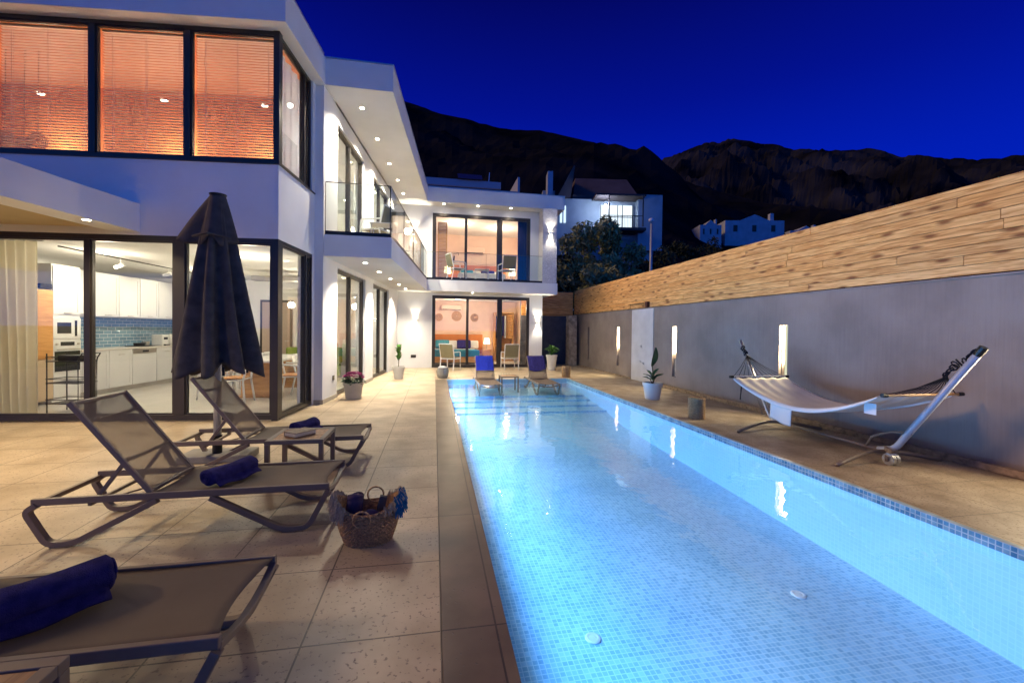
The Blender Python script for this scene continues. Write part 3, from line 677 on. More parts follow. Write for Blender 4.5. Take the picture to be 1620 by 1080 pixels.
# ------------------------------------------------------------------ loungers
LL, LWd, LH = 1.744, .573, .30
def rounded(pts, r=.05, n=4):
    out = [Vector(pts[0])]
    for a, p, c in zip(pts, pts[1:], pts[2:]):
        a, p, c = Vector(a), Vector(p), Vector(c); d1 = (a-p).normalized(); d2 = (c-p).normalized()
        rr2 = min(r, (a-p).length*.45, (c-p).length*.45)
        A, B = p+d1*rr2, p+d2*rr2
        for i in range(n+1):
            t = i/n; out.append((1-t)**2*A+2*t*(1-t)*p+t*t*B)
    out.append(Vector(pts[-1])); return out
def make_lounger(label, loc, rz):
    t = thing('sun_lounger', label, 'sun lounger', loc, rz, 'adjustable taupe sun loungers')
    fr = MB()
    for y in (.02, LWd-.02):
        fr.bar([(0, y, LH-.01), (LL, y, LH-.002)], .026, .044)
    fr.bar([(.01, .02, LH-.03), (.01, LWd-.02, LH-.03)], .03, .03)
    # curved end rail at the foot
    pts = [Vector((LL-.012-.0*math.sin(math.pi*k/10), .02+(LWd-.04)*k/10, LH-.02-.045*math.sin(math.pi*k/10))) for k in range(11)]
    fr.bar(pts, .03, .026)
    fr.bar([(.64, .02, LH-.04), (.64, LWd-.02, LH-.04)], .03, .03)
    fr.build('frame', M['lf'], t, bevel=.004)
    for y in (.018, LWd-.018):
        l_ = MB(); l_.bar(rounded([(LL-.008, y, LH-.03), (LL-.135, y, .022), (1.44, y, .022), (1.0, y, LH-.035)], .06), .036, .04, upv=(0, 1, 0)); l_.build('leg', M['lf'], t, bevel=.004)
        l_ = MB(); l_.bar(rounded([(.03, y, LH-.025), (-.03, y, LH-.065), (.085, y, .022), (.225, y, .022), (.69, y, LH-.035)], .05), .036, .04, upv=(0, 1, 0)); l_.build('leg', M['lf'], t, bevel=.004)
    # seat sling: slack cloth, hollow at the foot end
    def seat(u, v):
        x = .65+(LL-.66)*u; y = .03+(LWd-.06)*v
        return (x-.05*math.sin(math.pi*v)*u**6, y, LH+.016-.024*math.sin(math.pi*v)-.01*math.sin(math.pi*u))
    MB().grid(seat, 20, 10, .004).build('seat_sling', M['sling'], t, smooth=True)
    hx, hz = .64, LH+.005; bl = .755; a = R(127.5); dx, dz = math.cos(a), math.sin(a)
    bk = MB()
    for y in (.045, LWd-.045): bk.bar([(hx, y, hz), (hx+dx*bl, y, hz+dz*bl)], .024, .030)
    for s_ in (.015, .985): bk.bar([(hx+dx*bl*s_, .045, hz+dz*bl*s_), (hx+dx*bl*s_, LWd-.045, hz+dz*bl*s_)], .022, .022)
    for s_ in (.36, .80):
        bk.bar([(hx+dx*bl*s_-.02*math.sin(math.pi*k/8)*1.2, .045+(LWd-.09)*k/8, hz+dz*bl*s_-.02*math.sin(math.pi*k/8)) for k in range(9)], .022, .022)
    bo = bk.build('backrest', M['lf'], t, bevel=.003)
    def back(u, v):
        s_ = .02+.96*u; y = .05+(LWd-.10)*v; d_ = .022*math.sin(math.pi*v)
        return (hx+dx*bl*s_-dz*(-.012)+d_*(-.6), y, hz+dz*bl*s_+.006-d_*.5)
    MB().grid(back, 14, 8, 0).build('back_sling', M['sling_back'], bo, smooth=True)
    st = MB()
    for y in (.075, LWd-.075): st.bar([(hx+dx*bl*.36, y, hz+dz*bl*.36-.01), (.30, y, LH-.04)], .02, .024)
    st.bar([(.30, .03, LH-.045), (.30, LWd-.03, LH-.045)], .022, .022)
    st.tube([(.30, .08, LH-.05), (.63, LWd-.09, LH-.03)], .006, 6)
    st.build('prop_strut', M['lf'], t, bevel=.003)
    return t
mid = make_lounger('taupe sling lounger with raised back in the middle of the three on the terrace', (-2.452, 3.094, 0), 0)
dup(mid, (-2.470, 1.606, 0), 0, 'nearest taupe lounger with a navy towel roll, cut by the picture edge')
dup(mid, (-2.435, 4.435, 0), 0, 'taupe lounger farthest from the camera on the terrace, behind the side table')
# in the pool, feet to the camera
p1 = dup(mid, (1.37-.287, 11.944, -.25), R(-90), 'lounger standing in the shallow pool ledge with a plain blue towel, left one')
p2 = dup(mid, (2.84-.287, 11.944, -.25), R(-90), 'lounger standing in the shallow pool ledge with a darker draped towel, right one')
def drape(cx_, col, lab, skew):
    # towel hung over the raised back
    a = R(127.5); bl = .755; x0 = cx_-.24; x1 = cx_+.24
    top = Vector((0, 11.944-.64+.46, -.25+.305+.60)); dn = Vector((0, -.61, -.79))
    b = MB()
    def fn(u, v):
        x = x0+(x1-x0)*v
        wv = .006*math.sin(9*v+3*u*skew)+.004*math.sin(17*v)
        if u < .12:
            k = u/.12; return (x, top.y+.035-.05*k+wv*.3, top.z-.10+.125*k)
        k = (u-.12)/.88*.47*(1+skew*.10*math.sin(4*v)); return (x, top.y-.034+dn.y*k*1.02+wv-.015, top.z+.015+dn.z*k)
    b.grid(fn, 18, 14, .006)
    b.build('towel', M[col], None, smooth=True, label=lab, category='towel', group='towels on the loungers in the pool')
drape(1.37, 'blue_towel', 'flat royal blue towel over the back of the left pool lounger', 0)
drape(2.84, 'navy', 'rumpled dark blue towel over the back of the right pool lounger', 1)

def towel_roll(p, q, r, lab):
    P, Q = Vector(p), Vector(q); d = (Q-P); Ln = d.length
    n_, sg = 40, 40
    t = thing('rolled_towel', lab, 'towel', P, math.atan2(d.y, d.x), 'rolled navy towels')
    b = MB(); rings = []
    random.seed(int(Ln*1000+p[1]*7))
    for i in range(n_+1):
        u = i/n_; endr = min(1, .80+.5*math.sqrt(min(u, 1-u)*6)) ; row = []
        for j in range(sg):
            th = 2*math.pi*j/sg
            rad = r*(endr)*(1+.05*math.sin(2*th+u*5)+.03*math.sin(3*th-u*9)+.035*noise.noise(Vector((u*4, math.cos(th)*2, math.sin(th)*2+p[1]))))
            if abs((th % (2*math.pi))-5.3) < .16: rad *= .90
            row.append(b.b.verts.new((Ln*u, math.cos(th)*rad*1.12, r*.86+math.sin(th)*rad*.86)))
        rings.append(row)
    for A, B in zip(rings, rings[1:]):
        for j in range(sg): b.b.faces.new((A[j], A[(j+1) % sg], B[(j+1) % sg], B[j]))
    for row, x, s_ in ((rings[0], 0, -1), (rings[-1], Ln, 1)):
        c = b.b.verts.new((x+s_*.004, 0, r*.86))
        for j in range(sg): b.b.faces.new((row[j], row[(j+1) % sg], c))
    b.build('roll', M['navy'], t, smooth=True)
    for x, s_ in ((-.004, -1), (Ln+.004, 1)):
        sp = MB(); pts = []
        for k in range(44):
            th = k*.36; rad = r*(.08+.78*k/44); pts.append((x, math.cos(th)*rad, r*.86+math.sin(th)*rad*.84))
        sp.tube(pts, .005, 5, upv=(1, 0, 0)); sp.build('spiral_end', M['navy'], t)
    # loose flap lying beside it
    fl = MB(); fl.grid(lambda u, v: (Ln*(.03+.92*u), -r*.75-r*1.0*v, .012+.045*(1-v)*(1-.2*u)+.008*math.sin(u*9)*v), 16, 6, .010); fl.build('flap', M['navy'], t, smooth=True)
SZ = LH+.008
towel_roll((-1.52, 3.20, SZ), (-1.36, 3.53, SZ), .062, 'rolled navy towel on the middle terrace lounger')
towel_roll((-1.64, 1.72, SZ), (-1.32, 2.03, SZ), .075, 'rolled navy towel on the nearest lounger')
towel_roll((-1.40, 4.66, SZ), (-1.27, 4.93, SZ), .065, 'rolled navy towel on the farthest terrace lounger behind the side table')

# ------------------------------------------------------------------ side tables
def side_table(loc, lab, s=.475, h=.42):
    t = thing('side_table', lab, 'side table', loc, 0, 'square side tables')
    b = MB(); k = .042
    b.box(0, s, 0, k, h-.035, h); b.box(0, s, s-k, s, h-.035, h); b.box(0, k, k, s-k, h-.035, h); b.box(s-k, s, k, s-k, h-.035, h)
    b.build('frame', M['lf'], t, bevel=.003)
    b = MB(); n_ = 6; w_ = (s-2*k-.004)/n_
    for i in range(n_): b.box(k+.003, s-k-.003, k+.003+i*w_, k+.003+(i+1)*w_-.005, h-.025, h-.004)
    b.build('slats', M['wood'], t)
    for x in (0, s-.038):
        for y in (0, s-.038): MB().box(x, x+.038, y, y+.038, 0, h-.036).build('leg', M['lf'], t, bevel=.003)
    return t
st = side_table((-1.425, 3.935, 0), 'side table with a box on it between the two farther terrace loungers')
dup(st, (-1.53, .985, 0), 0, 'slatted side table cut off at the near corner beside the nearest lounger')
dup(st, (1.74, 10.95, -.25), 0, 'side table standing in the water between the two pool loungers')
t = thing('book', 'thick book with weathered cover on the side table', 'book', (-1.19, 4.13, .4215), R(-38))
MB().box(-.075, .075, -.105, .105, 0, .006).box(-.075, .075, -.105, .105, .034, .040).box(-.079, -.074, -.105, .105, 0, .04).build('cover', mat('book_cover', (.28, .22, .15), .6, var=.5, vs=30), t)
MB().box(-.073, .071, -.101, .101, .0062, .0338).build('pages', mat('paper', (.55, .48, .36), .8), t)
t = thing('drinks_tray', 'small tray with glasses at the rear edge of the pool', 'tray', (2.12, 12.6, 0))
MB().box(-.17, .17, -.1, .1, 0, .015).build('tray', M['frame'], t)
for k in range(4): MB().lathe([(.022, 0), (.028, .08)], (-.12+k*.08, 0, .0155), 10).build('glass', M['glass_rail'], t)

# ------------------------------------------------------------------ parasol
t = thing('closed_parasol', 'tall closed charcoal parasol standing between the loungers', 'parasol', (-2.224, 4.905, 0))
MB().tube([(0, 0, .06), (0, 0, 2.72)], .036, 16).build('pole', mat('satin_pole', (.50, .52, .55), .3, .45), t, smooth=True)
MB().tube([(0, 0, .05), (0, 0, .26)], .044, 16).build('sleeve', M['black'], t)
MB().box(-.33, .33, -.13, .20, 0, .075).build('base_slab', M['concrete'], t, bevel=.012)
b = MB(); seg = 96; rings = []
for i in range(40):
    u = i/39; z = 2.72-1.78*u
    base = .07+.262*u**.85
    row = []
    for j in range(seg):
        th = 2*math.pi*j/seg
        fold = math.cos(8*th+.35*math.sin(3*u)+.5)
        sharp = (abs(fold)**.7)*(1 if fold > 0 else -1)
        rad = base*(1+(.16+.16*u)*sharp*min(1, u*3+.3)+.05*math.sin(3*th+1.3))*(.93 if True else 1)
        hem = (-.05*sharp-.03*math.cos(th*3)) if u > .97 else 0
        tw = th+.18*u
        row.append(b.b.verts.new((math.cos(tw)*rad*1.06, math.sin(tw)*rad*.80, z+hem)))
    rings.append(row)
for A, B in zip(rings, rings[1:]):
    for j in range(seg): b.b.faces.new((A[j], A[(j+1) % seg], B[(j+1) % seg], B[j]))
cc = b.b.verts.new((0, 0, 2.74))
for j in range(seg): b.b.faces.new((rings[0][j], rings[0][(j+1) % seg], cc))
o = b.build('canopy', M['parasol'], t, smooth=True); sm = o.modifiers.new('thick', 'SOLIDIFY'); sm.thickness = .006
# upper vent flap: short pointed cape
b = MB(); seg = 64; rings = []
for i in range(14):
    u = i/13; row = []
    for j in range(seg):
        th = 2*math.pi*j/seg; pt = abs(math.cos(2*th+.15))**3
        rad = (.070+.085*u)+(.245*u*pt if math.cos(th) < 0 else .045*u*pt)
        if abs(math.sin(th)) > .8: rad = .085+.11*u
        row.append(b.b.verts.new((math.cos(th)*rad, math.sin(th)*rad*.72, 2.76-.40*u-(.06*u*(1-pt))-.07*u*u+.02*math.sin(7*th)*u)))
    rings.append(row)
for A, B in zip(rings, rings[1:]):
    for j in range(seg): b.b.faces.new((A[j], A[(j+1) % seg], B[(j+1) % seg], B[j]))
o = b.build('vent_flap', M['parasol'], t, smooth=True); sm = o.modifiers.new('thick', 'SOLIDIFY'); sm.thickness = .005
MB().lathe([(.075, 0), (.08, .012), (.03, .024)], (0, 0, 2.755), 20).build('top_cap', M['black'], t)
b = MB()
for k in range(4): b.box(.28*math.cos(k*1.57+.5)-.01, .28*math.cos(k*1.57+.5)+.01, .2*math.sin(k*1.57+.5)-.008, .2*math.sin(k*1.57+.5)+.008, .90, .99)
b.build('rib_tips', M['black'], t)
MB().tube([(-.17, -.13, 2.30), (.0, -.20, 2.33), (.18, -.13, 2.30)], .012, 6).build('tie_strap', M['parasol'], t)

# ------------------------------------------------------------------ basket
t = thing('fringed_basket', 'woven straw basket with cream and blue fringe and towels inside', 'basket', (-.415, 2.90, 0), R(2))
b = MB(); random.seed(3)
def bw(u): return .125+.075*math.sin(min(u, 1)*1.75)
def brow(u, th):
    k_ = math.sin(min(u*1.6, 1.57)); rx = (.135+.062*k_); ry = (.09+.045*k_); rise = .085*abs(math.cos(th))**2.5*u*u
    return Vector((math.cos(th)*rx, math.sin(th)*ry, .225*u+rise))
b.grid(lambda u, v: brow(u, 2*math.pi*v), 16, 40)
b.poly([brow(0, 2*math.pi*k/24) for k in range(24)])
b.build('bowl', M['wicker'], t, smooth=True)
b = MB()
for i in range(22):                                   # plaited rows of the weave
    u = .02+.95*i/21
    for k in range(46):
        th = 2*math.pi*(k+(i % 2)*.5)/46; p = brow(u, th); p2 = brow(u, th+.12)
        out = Vector((math.cos(th), math.sin(th), 0))
        b.sweep([p+out*.001, (p+p2)/2+out*.011+Vector((0, 0, random.uniform(-.004, .004))), p2+out*.001], [(-.005, 0), (0, .004), (.005, 0), (0, -.004)])
b.build('weave', M['wicker'], t)
def fringe(a0, a1, n_, m, nm, ln):
    b = MB()
    for i in range(n_):
        th = random.uniform(a0, a1); u = random.uniform(.88, 1.02); p = brow(u, th); out = Vector((math.cos(th), math.sin(th), 0))
        L2 = random.uniform(.4, 1)*ln
        b.tube([p, p+out*random.uniform(.01, .03)+Vector((random.uniform(-.01, .01), 0, random.uniform(.005, .03))), p+out*random.uniform(.02, .045)+Vector((random.uniform(-.015, .015), random.uniform(-.015, .015), -L2))], .0028, 4)
    b.build(nm, m, t)
fringe(R(135), R(232), 330, M['cream_fr'], 'cream_fringe', .075)
fringe(R(-60), R(60), 120, M['cream_fr'], 'cream_fringe', .015)
fringe(R(-35), R(12), 190, M['blue_fr'], 'blue_fringe', .10)
for y, z, sx_ in ((-.145, .20, -.01), (.10, .265, .05)):
    b = MB(); b.tube([(sx_-.015+.052*math.cos(k*math.pi/12), y-.01*math.sin(k*math.pi/12), z+.055*math.sin(k*math.pi/12)-(.0)) for k in range(24)], .006, 6, True, upv=(0, 1, 0)); b.build('handle', M['wicker'], t, smooth=True)
b = MB(); b.grid(lambda u, v: (-.10+.085*math.cos(6.28*v)*.62+.02*u, .06*math.sin(6.28*v)-.01, .10+.20*u+.01*math.sin(9*v)), 8, 20); b.ball((-.085, -.01, .295), .05, 2, (1, .8, .5), .006); b.ball((.03, -.07, .17), .065, 2, (1, .7, 1), .005)
b.build('cloth', M['purple'], t, smooth=True)
b = MB(); b.obox((.085, 0, .24), (.05, .04, .10), Matrix.Rotation(R(14), 3, 'Y')); b.build('bottle', M['parasol'], t, bevel=.006)

# ------------------------------------------------------------------ planters
def leaf(b, base, d, ln, wd, droop=.4, fold=.25, up0=1.0):
    d = Vector(d).normalized(); side = d.cross(Vector((0, 0, 1)))
    if side.length < .1: side = Vector((1, 0, 0))
    side.normalize(); n_ = 7; rows = []
    for i in range(n_+1):
        u = i/n_; p = Vector(base)+d*ln*u+Vector((0, 0, -droop*ln*u*u)); wv = wd*math.sin(math.pi*(u*.92+.06))**.8*(1-.15*u)
        nn = Vector((0, 0, 1))*fold*wv
        rows.append([b.b.verts.new(p-side*wv/2+nn), b.b.verts.new(p), b.b.verts.new(p+side*wv/2+nn)])
    for A, B in zip(rows, rows[1:]):
        for j in (0, 1): b.b.faces.new((A[j], A[j+1], B[j+1], B[j]))
def pot(t, r0, r1, h, m, rim=.02, square=False):
    b = MB()
    b.lathe([(r0*.9, 0), (r0, .004), (r1*.93, h-.06), (r1, h-.058), (r1+.004, h), (r1-.018, h), (r1-.02, h-.05)], seg=28)
    b.build('pot', m, t, smooth=False)
    MB().lathe([(r1-.024, h-.05), (r1-.024, h-.035)], seg=20).build('soil', M['soil'], t)
t = thing('flower_planter', 'beige pot of magenta flowers by the white wall', 'planter', (-1.565, 8.80, 0))
pot(t, .14, .195, .325, M['pot_beige'])
b = MB(); random.seed(5)
for i in range(190):
    a = random.random()*6.28; rr_ = .20*math.sqrt(random.random()); z = .36+.17*math.sqrt(max(0, 1-(rr_/.215)**2))*random.uniform(.75, 1.05)
    c = Vector((math.cos(a)*rr_, math.sin(a)*rr_, z))
    for k in range(5):
        a2 = k*1.257+random.random(); leaf(b, c, (math.cos(a2), math.sin(a2), .5), .034, .026, .2, .2)
b.build('blossom', M['flower'], t)
b = MB()
for i in range(130):
    a = random.random()*6.28; rr_ = random.uniform(.03, .2); leaf(b, (math.cos(a)*rr_, math.sin(a)*rr_, random.uniform(.30, .40)), (math.cos(a), math.sin(a), random.uniform(0, .9)), .07, .04, .5)
b.build('foliage', M['leaf_dark'], t)
t = thing('leafy_planter', 'upright bright green leafy plant in a tapered white pot by the villa wall', 'planter', (-.968, 12.12, 0))
pot(t, .11, .178, .35, M['pot_white'])
MB().tube([(0, 0, .3), (.01, 0, .55), (0, .01, .9)], .012, 6).build('stem', M['stem'], t)
b = MB(); random.seed(9)
for i in range(34):
    z = random.uniform(.50, .90); a = random.random()*6.28; leaf(b, (0, 0, z), (math.cos(a)*.6, math.sin(a)*.6, random.uniform(.7, 1.6)), random.uniform(.13, .22), .10, .25)
b.build('foliage', M['leaf'], t)
t = thing('strelitzia_planter', 'white pot with one tall broad leaf standing by the grey wall', 'planter', (4.455, 8.08, 0))
pot(t, .145, .20, .345, M['pot_white'])
b = MB(); MB_ = b
for (dx_, dy_, hh, ln, wd) in ((.05, 0, .62, .42, .155),):
    st_ = MB(); st_.tube([(0, 0, .3), (.01, 0, .5), (-.02, 0, .72)], .011, 6); st_.tube([(0, 0, .3), (.06, .02, .45)], .01, 6); st_.tube([(0, 0, .3), (-.06, .0, .43)], .01, 6); st_.build('stem', M['stem'], t)
def bigleaf(b, base, tip, wd, nrm):
    B0, T = Vector(base), Vector(tip); d = T-B0; n_ = Vector(nrm).normalized(); side = d.normalized().cross(n_); rows = []
    for i in range(11):
        u = i/10; p = B0+d*u+n_*.03*math.sin(math.pi*u); wv = wd*math.sin(math.pi*(u*.94+.03))**.75*(1-.2*u)
        rows.append([b.b.verts.new(p-side*wv/2+n_*wv*.12), b.b.verts.new(p), b.b.verts.new(p+side*wv/2+n_*wv*.12)])
    for A, B in zip(rows, rows[1:]):
        for j in (0, 1): b.b.faces.new((A[j], A[j+1], B[j+1], B[j]))
bigleaf(b, (-.03, 0, .68), (.06, .0, 1.07), .17, (.3, -1, .1))
random.seed(21)
for i in range(9):
    a = i*.75+.3; leaf(b, (.02*math.cos(a), .02*math.sin(a), random.uniform(.36, .50)), (math.cos(a), math.sin(a), random.uniform(.5, 1.2)), random.uniform(.17, .28), .085, .15, .3)
b.build('leaves', M['leaf_dark'], t)
t = thing('large_planter', 'tall tapered white planter with a leafy plant beside the rear doors', 'planter', (4.06, 14.35, 0))
pot(t, .13, .20, .54, M['pot_white'])
b = MB(); random.seed(31)
for i in range(26):
    a = random.random()*6.28; leaf(b, (0, 0, random.uniform(.5, .75)), (math.cos(a), math.sin(a), random.uniform(.4, 1.6)), random.uniform(.22, .42), .10, .4)
b.build('foliage', M['leaf'], t)
t = thing('grey_basket', 'grey woven basket with a bundle in it at the pool corner', 'basket', (.245, 12.20, 0))
b = MB(); b.lathe([(.13, 0), (.165, .09), (.175, .2), (.15, .30), (.14, .30), (.13, .2)], seg=28, wob=lambda a, z: .03*math.sin(14*a+z*60)); b.build('body', M['grey_wicker'], t)
b = MB(); b.ball((-.03, 0, .29), .09, 2, (1, 1, .7), .012); b.ball((.06, .02, .30), .06, 2, (1, 1, .8), .01); b.build('bundle', M['white'], t)
def lantern(loc, lab):
    t = thing('woven_lantern', lab, 'lantern', loc, 0, 'woven floor lanterns')
    b = MB(); r = .12; h = .34
    for k in range(17):
        z = .01+k*(h-.02)/16
        b.tube([((r+.006*math.cos(10*a_*6.283/40+k*math.pi))*math.cos(a_*6.283/40), (r+.006*math.cos(10*a_*6.283/40+k*math.pi))*math.sin(a_*6.283/40), z) for a_ in range(40)], .0085, 5, True)
    b.build('weave', M['brown_weave'], t)
    MB().lathe([(r-.02, .005), (r-.02, h-.02)], seg=20).build('liner', mat('lantern_liner', (.24, .19, .13), .8), t)
    MB().lathe([(r-.004, 0), (r+.004, .012)], seg=24).build('base', M['brown_weave'], t)
lantern((4.20, 6.20, 0), 'short woven brown cylinder lantern on the side paving near the hammock')
lantern((3.885, 12.12, 0), 'short woven brown cylinder lantern at the far corner of the pool')

# ------------------------------------------------------------------ hammock
t = thing('hammock_stand', 'steel hammock stand with leaning arms and curved feet beside the grey wall', 'hammock stand', (5.03, 4.75, 0))
def HP(x, y, z): return (x-5.03, y-4.75, z)
MB().tube(rounded([HP(5.03, 6.263, 1.27), HP(5.03, 5.60, .12), HP(5.03, 5.48, .075)], .10), .024, 12).build('arm', M['alu'], t, smooth=True)
MB().tube(rounded([HP(5.03, 3.10, 1.26), HP(5.03, 3.83, .13), HP(5.03, 4.0, .085)], .12), .033, 12).build('arm', mat('galvanised_steel', (.42, .45, .50), .45, .25, var=.15), t, smooth=True)
MB().tube([HP(5.03, 5.55, .085), HP(5.03, 3.96, .08)], .021, 12).build('beam', M['lf'], t, smooth=True)
MB().tube([HP(5.03, 3.13, 1.215), HP(5.03, 3.08, 1.29)], .035, 12).build('end_cap', M['black'], t)
for y, dy in ((5.45, -.22), (3.92, -.17)):
    MB().tube([HP(4.19+1.36*k/14, y+dy*math.sin(math.pi*k/14)*0+dy*(abs(k/7-1)), .018+.075*math.sin(math.pi*k/14)) for k in range(15)], .022, 10).build('foot', M['lf'], t, smooth=True)
MB().tube([HP(5.03, 5.95, .55), HP(5.03, 5.75, .13), HP(5.03, 5.35, .10)], .010, 8).build('brace', M['lf'], t)
b = MB(); b.tube([HP(5.03-.0, 3.66, .34), HP(5.0, 3.85, .32), HP(4.99, 4.05, .22), HP(5.0, 4.12, .10)], .012, 8); b.build('brace', M['lf'], t, smooth=True)
b = MB(); b.tube([HP(4.80, 3.72, .062), HP(4.84, 3.72, .062)], .062, 20, upv=(0, 1, 0)); b.build('wheel', M['alu'], t)
b = MB(); b.tube([HP(4.86, 3.72, .062), HP(4.90, 3.72, .062)], .055, 20, upv=(0, 1, 0)); b.build('wheel', M['alu'], t)
b = MB(); b.bar([HP(4.78, 3.72, .06), HP(4.9, 3.78, .12), HP(5.0, 3.9, .12)], .03, .05); b.build('bracket', M['lf'], t)
t = thing('hammock', 'cream canvas hammock with black ropes slung between the stand arms', 'hammock', (5.03, 4.75, 0))
YL, YR, ZL, ZR = 5.76, 3.62, .70, .76
def hm(u, v):                                         # u along, v across (0 near the pool)
    y = YL+(YR-YL)*u; w_ = .46*(1-.30*math.sin(math.pi*u)**1.2*0-.10*math.sin(math.pi*u))
    zc = ZL+(ZR-ZL)*u-.275*math.sin(math.pi*u)**.9
    x = 5.0+(v*2-1)*w_
    z = zc-.055*math.sin(math.pi*v)*math.sin(math.pi*u)**.5+.010*math.sin(math.pi*v*9)*abs(math.cos(math.pi*u))**2+.02*(v-.2)*math.sin(math.pi*u)
    return (x-5.03, y-4.75, z)
MB().grid(hm, 44, 30, .006).build('cloth', M['canvas'], t, smooth=True)
for vv, sg_ in ((0, -1), (1, 1)):
    def hem(u, v):
        p = Vector(hm(u, vv)); k_ = math.sin(math.pi*u)**.7*.35
        return (p.x+sg_*(.002+.030*math.sin(v*2.4)), p.y, p.z+.004-(.025+.085*k_)*v)
    MB().grid(hem, 44, 5).build('hem', mat('white_hem', (.74, .74, .72), .9, bump=.2, bs=150), t, smooth=True)
for y, z, rg in ((YL+.06, ZL+.015, (5.03, 6.10, 1.03)), (YR-.06, ZR+.015, (5.03, 3.36, .99))):
    b = MB(); b.tube([HP(4.52, y, z), HP(5.49, y, z)], .014, 8); b.build('spreader_bar', M['wood_or'] if y < 4 else M['canvas'], t)
    for e_ in (4.50, 5.48): MB().tube([HP(e_, y, z), HP(e_+.06, y, z)], .022, 8).build('bar_end', M['black'], t)
    b = MB()
    for k in range(11):
        x = 4.57+.87*k/10
        b.tube([HP(x, y, z+.01), HP(x*.5+2.515, (y+rg[1])/2, (z+rg[2])/2-.02), HP(*rg)], .0045, 5)
        b.tube([HP(x, y, z), HP(x+.02, y-.03*(1 if y > 4 else -1), z-.012), HP(x+.04, y-.06*(1 if y > 4 else -1), z-.014)], .006, 5)
    b.build('rope', M['rope'], t)
b = MB(); random.seed(2)
for (p, q2) in (((5.03, 6.10, 1.03), (5.03, 6.20, 1.17)), ((5.03, 3.38, 1.0), (5.03, 3.13, 1.235))):
    P, Q = Vector(p), Vector(q2)
    for k in range(10):
        c = P.lerp(Q, k/9)+Vector((random.uniform(-.02, .0), random.uniform(-.015, .02), random.uniform(-.02, .01)))
        b.tube([HP(*(c+Vector((.012*math.cos(a_), .028*math.cos(a_+k), .028*math.sin(a_))))) for a_ in (0, .8, 1.6, 2.4, 3.2, 4.0, 4.8, 5.6)], .0075, 5, True)
    b.build('knot', M['rope'], t); b = MB()
b.tube([HP(4.7, 5.80, .69), HP(4.70, 5.82, .50), HP(4.69, 5.82, .36)], .009, 5)
b.build('hanging_cord', M['rope'], t)
MB().grid(lambda u, v: (4.585-5.03+.012*math.sin(5*v)-.012*u, 5.10-.36*v-4.75, .475-.035*math.sin(2.4*v)-.26*u+.03*(1-v)*u), 10, 12, .0).build('hanging_flap', mat('white_cotton', (.72, .72, .70), .9), t, smooth=True)
o = LAST[0]; s_ = o.modifiers.new('thick', 'SOLIDIFY'); s_.thickness = .006
MB().grid(lambda u, v: (4.62-5.03, 3.84-.13*v-4.75, .66-.12*u), 4, 4, .0).build('label_tag', mat('white_tag', (.7, .7, .7), .8), t)
o = LAST[0]; s_ = o.modifiers.new('thick', 'SOLIDIFY'); s_.thickness = .004

# ------------------------------------------------------------------ chairs and tables outside
def arm_chair(label, loc, rz, metal='white', sl='olive_sling', group='terrace armchairs'):
    t = thing('armchair', label, 'armchair', loc, rz, group)
    for x in (-.25, .25):
        b = MB(); b.bar(rounded([(x, -.26, 0), (x, -.24, .62), (x, .22, .62)], .05), .024, .028, upv=(1, 0, 0)); b.build('leg', M[metal], t)
        b = MB(); b.bar(rounded([(x, .28, 0), (x, .20, .42), (x, .32, .90)], .05), .024, .028, upv=(1, 0, 0)); b.build('leg', M[metal], t)
    b = MB()
    b.bar([(-.25, -.24, .40), (.25, -.24, .40)], .024, .024); b.bar([(-.25, .20, .40), (.25, .20, .40)], .024, .024)
    b.bar([(-.25, -.24, .40), (-.25, .20, .40)], .024, .024); b.bar([(.25, -.24, .40), (.25, .20, .40)], .024, .024); b.bar([(-.25, .32, .9), (.25, .32, .9)], .024, .024)
    b.build('frame', M[metal], t)
    MB().box(-.235, .235, -.23, .20, .41, .425).build('seat', M[sl], t, bevel=.005)
    MB().prism([(-.235, .215, .45), (.235, .215, .45), (.235, .325, .88), (-.235, .325, .88)], (0, .012, 0)).build('backrest', M[sl], t)
    return t
c0 = arm_chair('white framed terrace chair in front of the left rear glass door', (.55, 14.55, 0), R(150))
dup(c0, (2.62, 14.65, 0), R(185), 'white framed terrace chair in front of the right rear glass door')
dup(c0, (.75, 15.05, Z2), R(110), 'olive sling chair on the upper rear balcony, left of the low table')
dup(c0, (2.55, 15.05, Z2), R(190), 'olive sling chair on the upper rear balcony, right of the low table')
dup(c0, (-1.25, 9.7, Z2), R(-115), 'olive sling chair on the long side balcony behind the corner glass')
def low_table(label, loc, m='white'):
    t = thing('low_table', label, 'low table', loc, 0, 'low balcony tables')
    MB().box(-.25, .25, -.2, .2, .40, .42).build('top', M[m], t, bevel=.004)
    for x in (-.23, .21):
        for y in (-.18, .16): MB().box(x, x+.02, y, y+.02, 0, .399).build('leg', M[m], t)
    return t
lt = low_table('small white table between the two upper rear balcony chairs', (1.65, 15.1, Z2))
dup(lt, (-1.05, 9.1, Z2), R(0), 'small white table beside the chair on the side balcony')

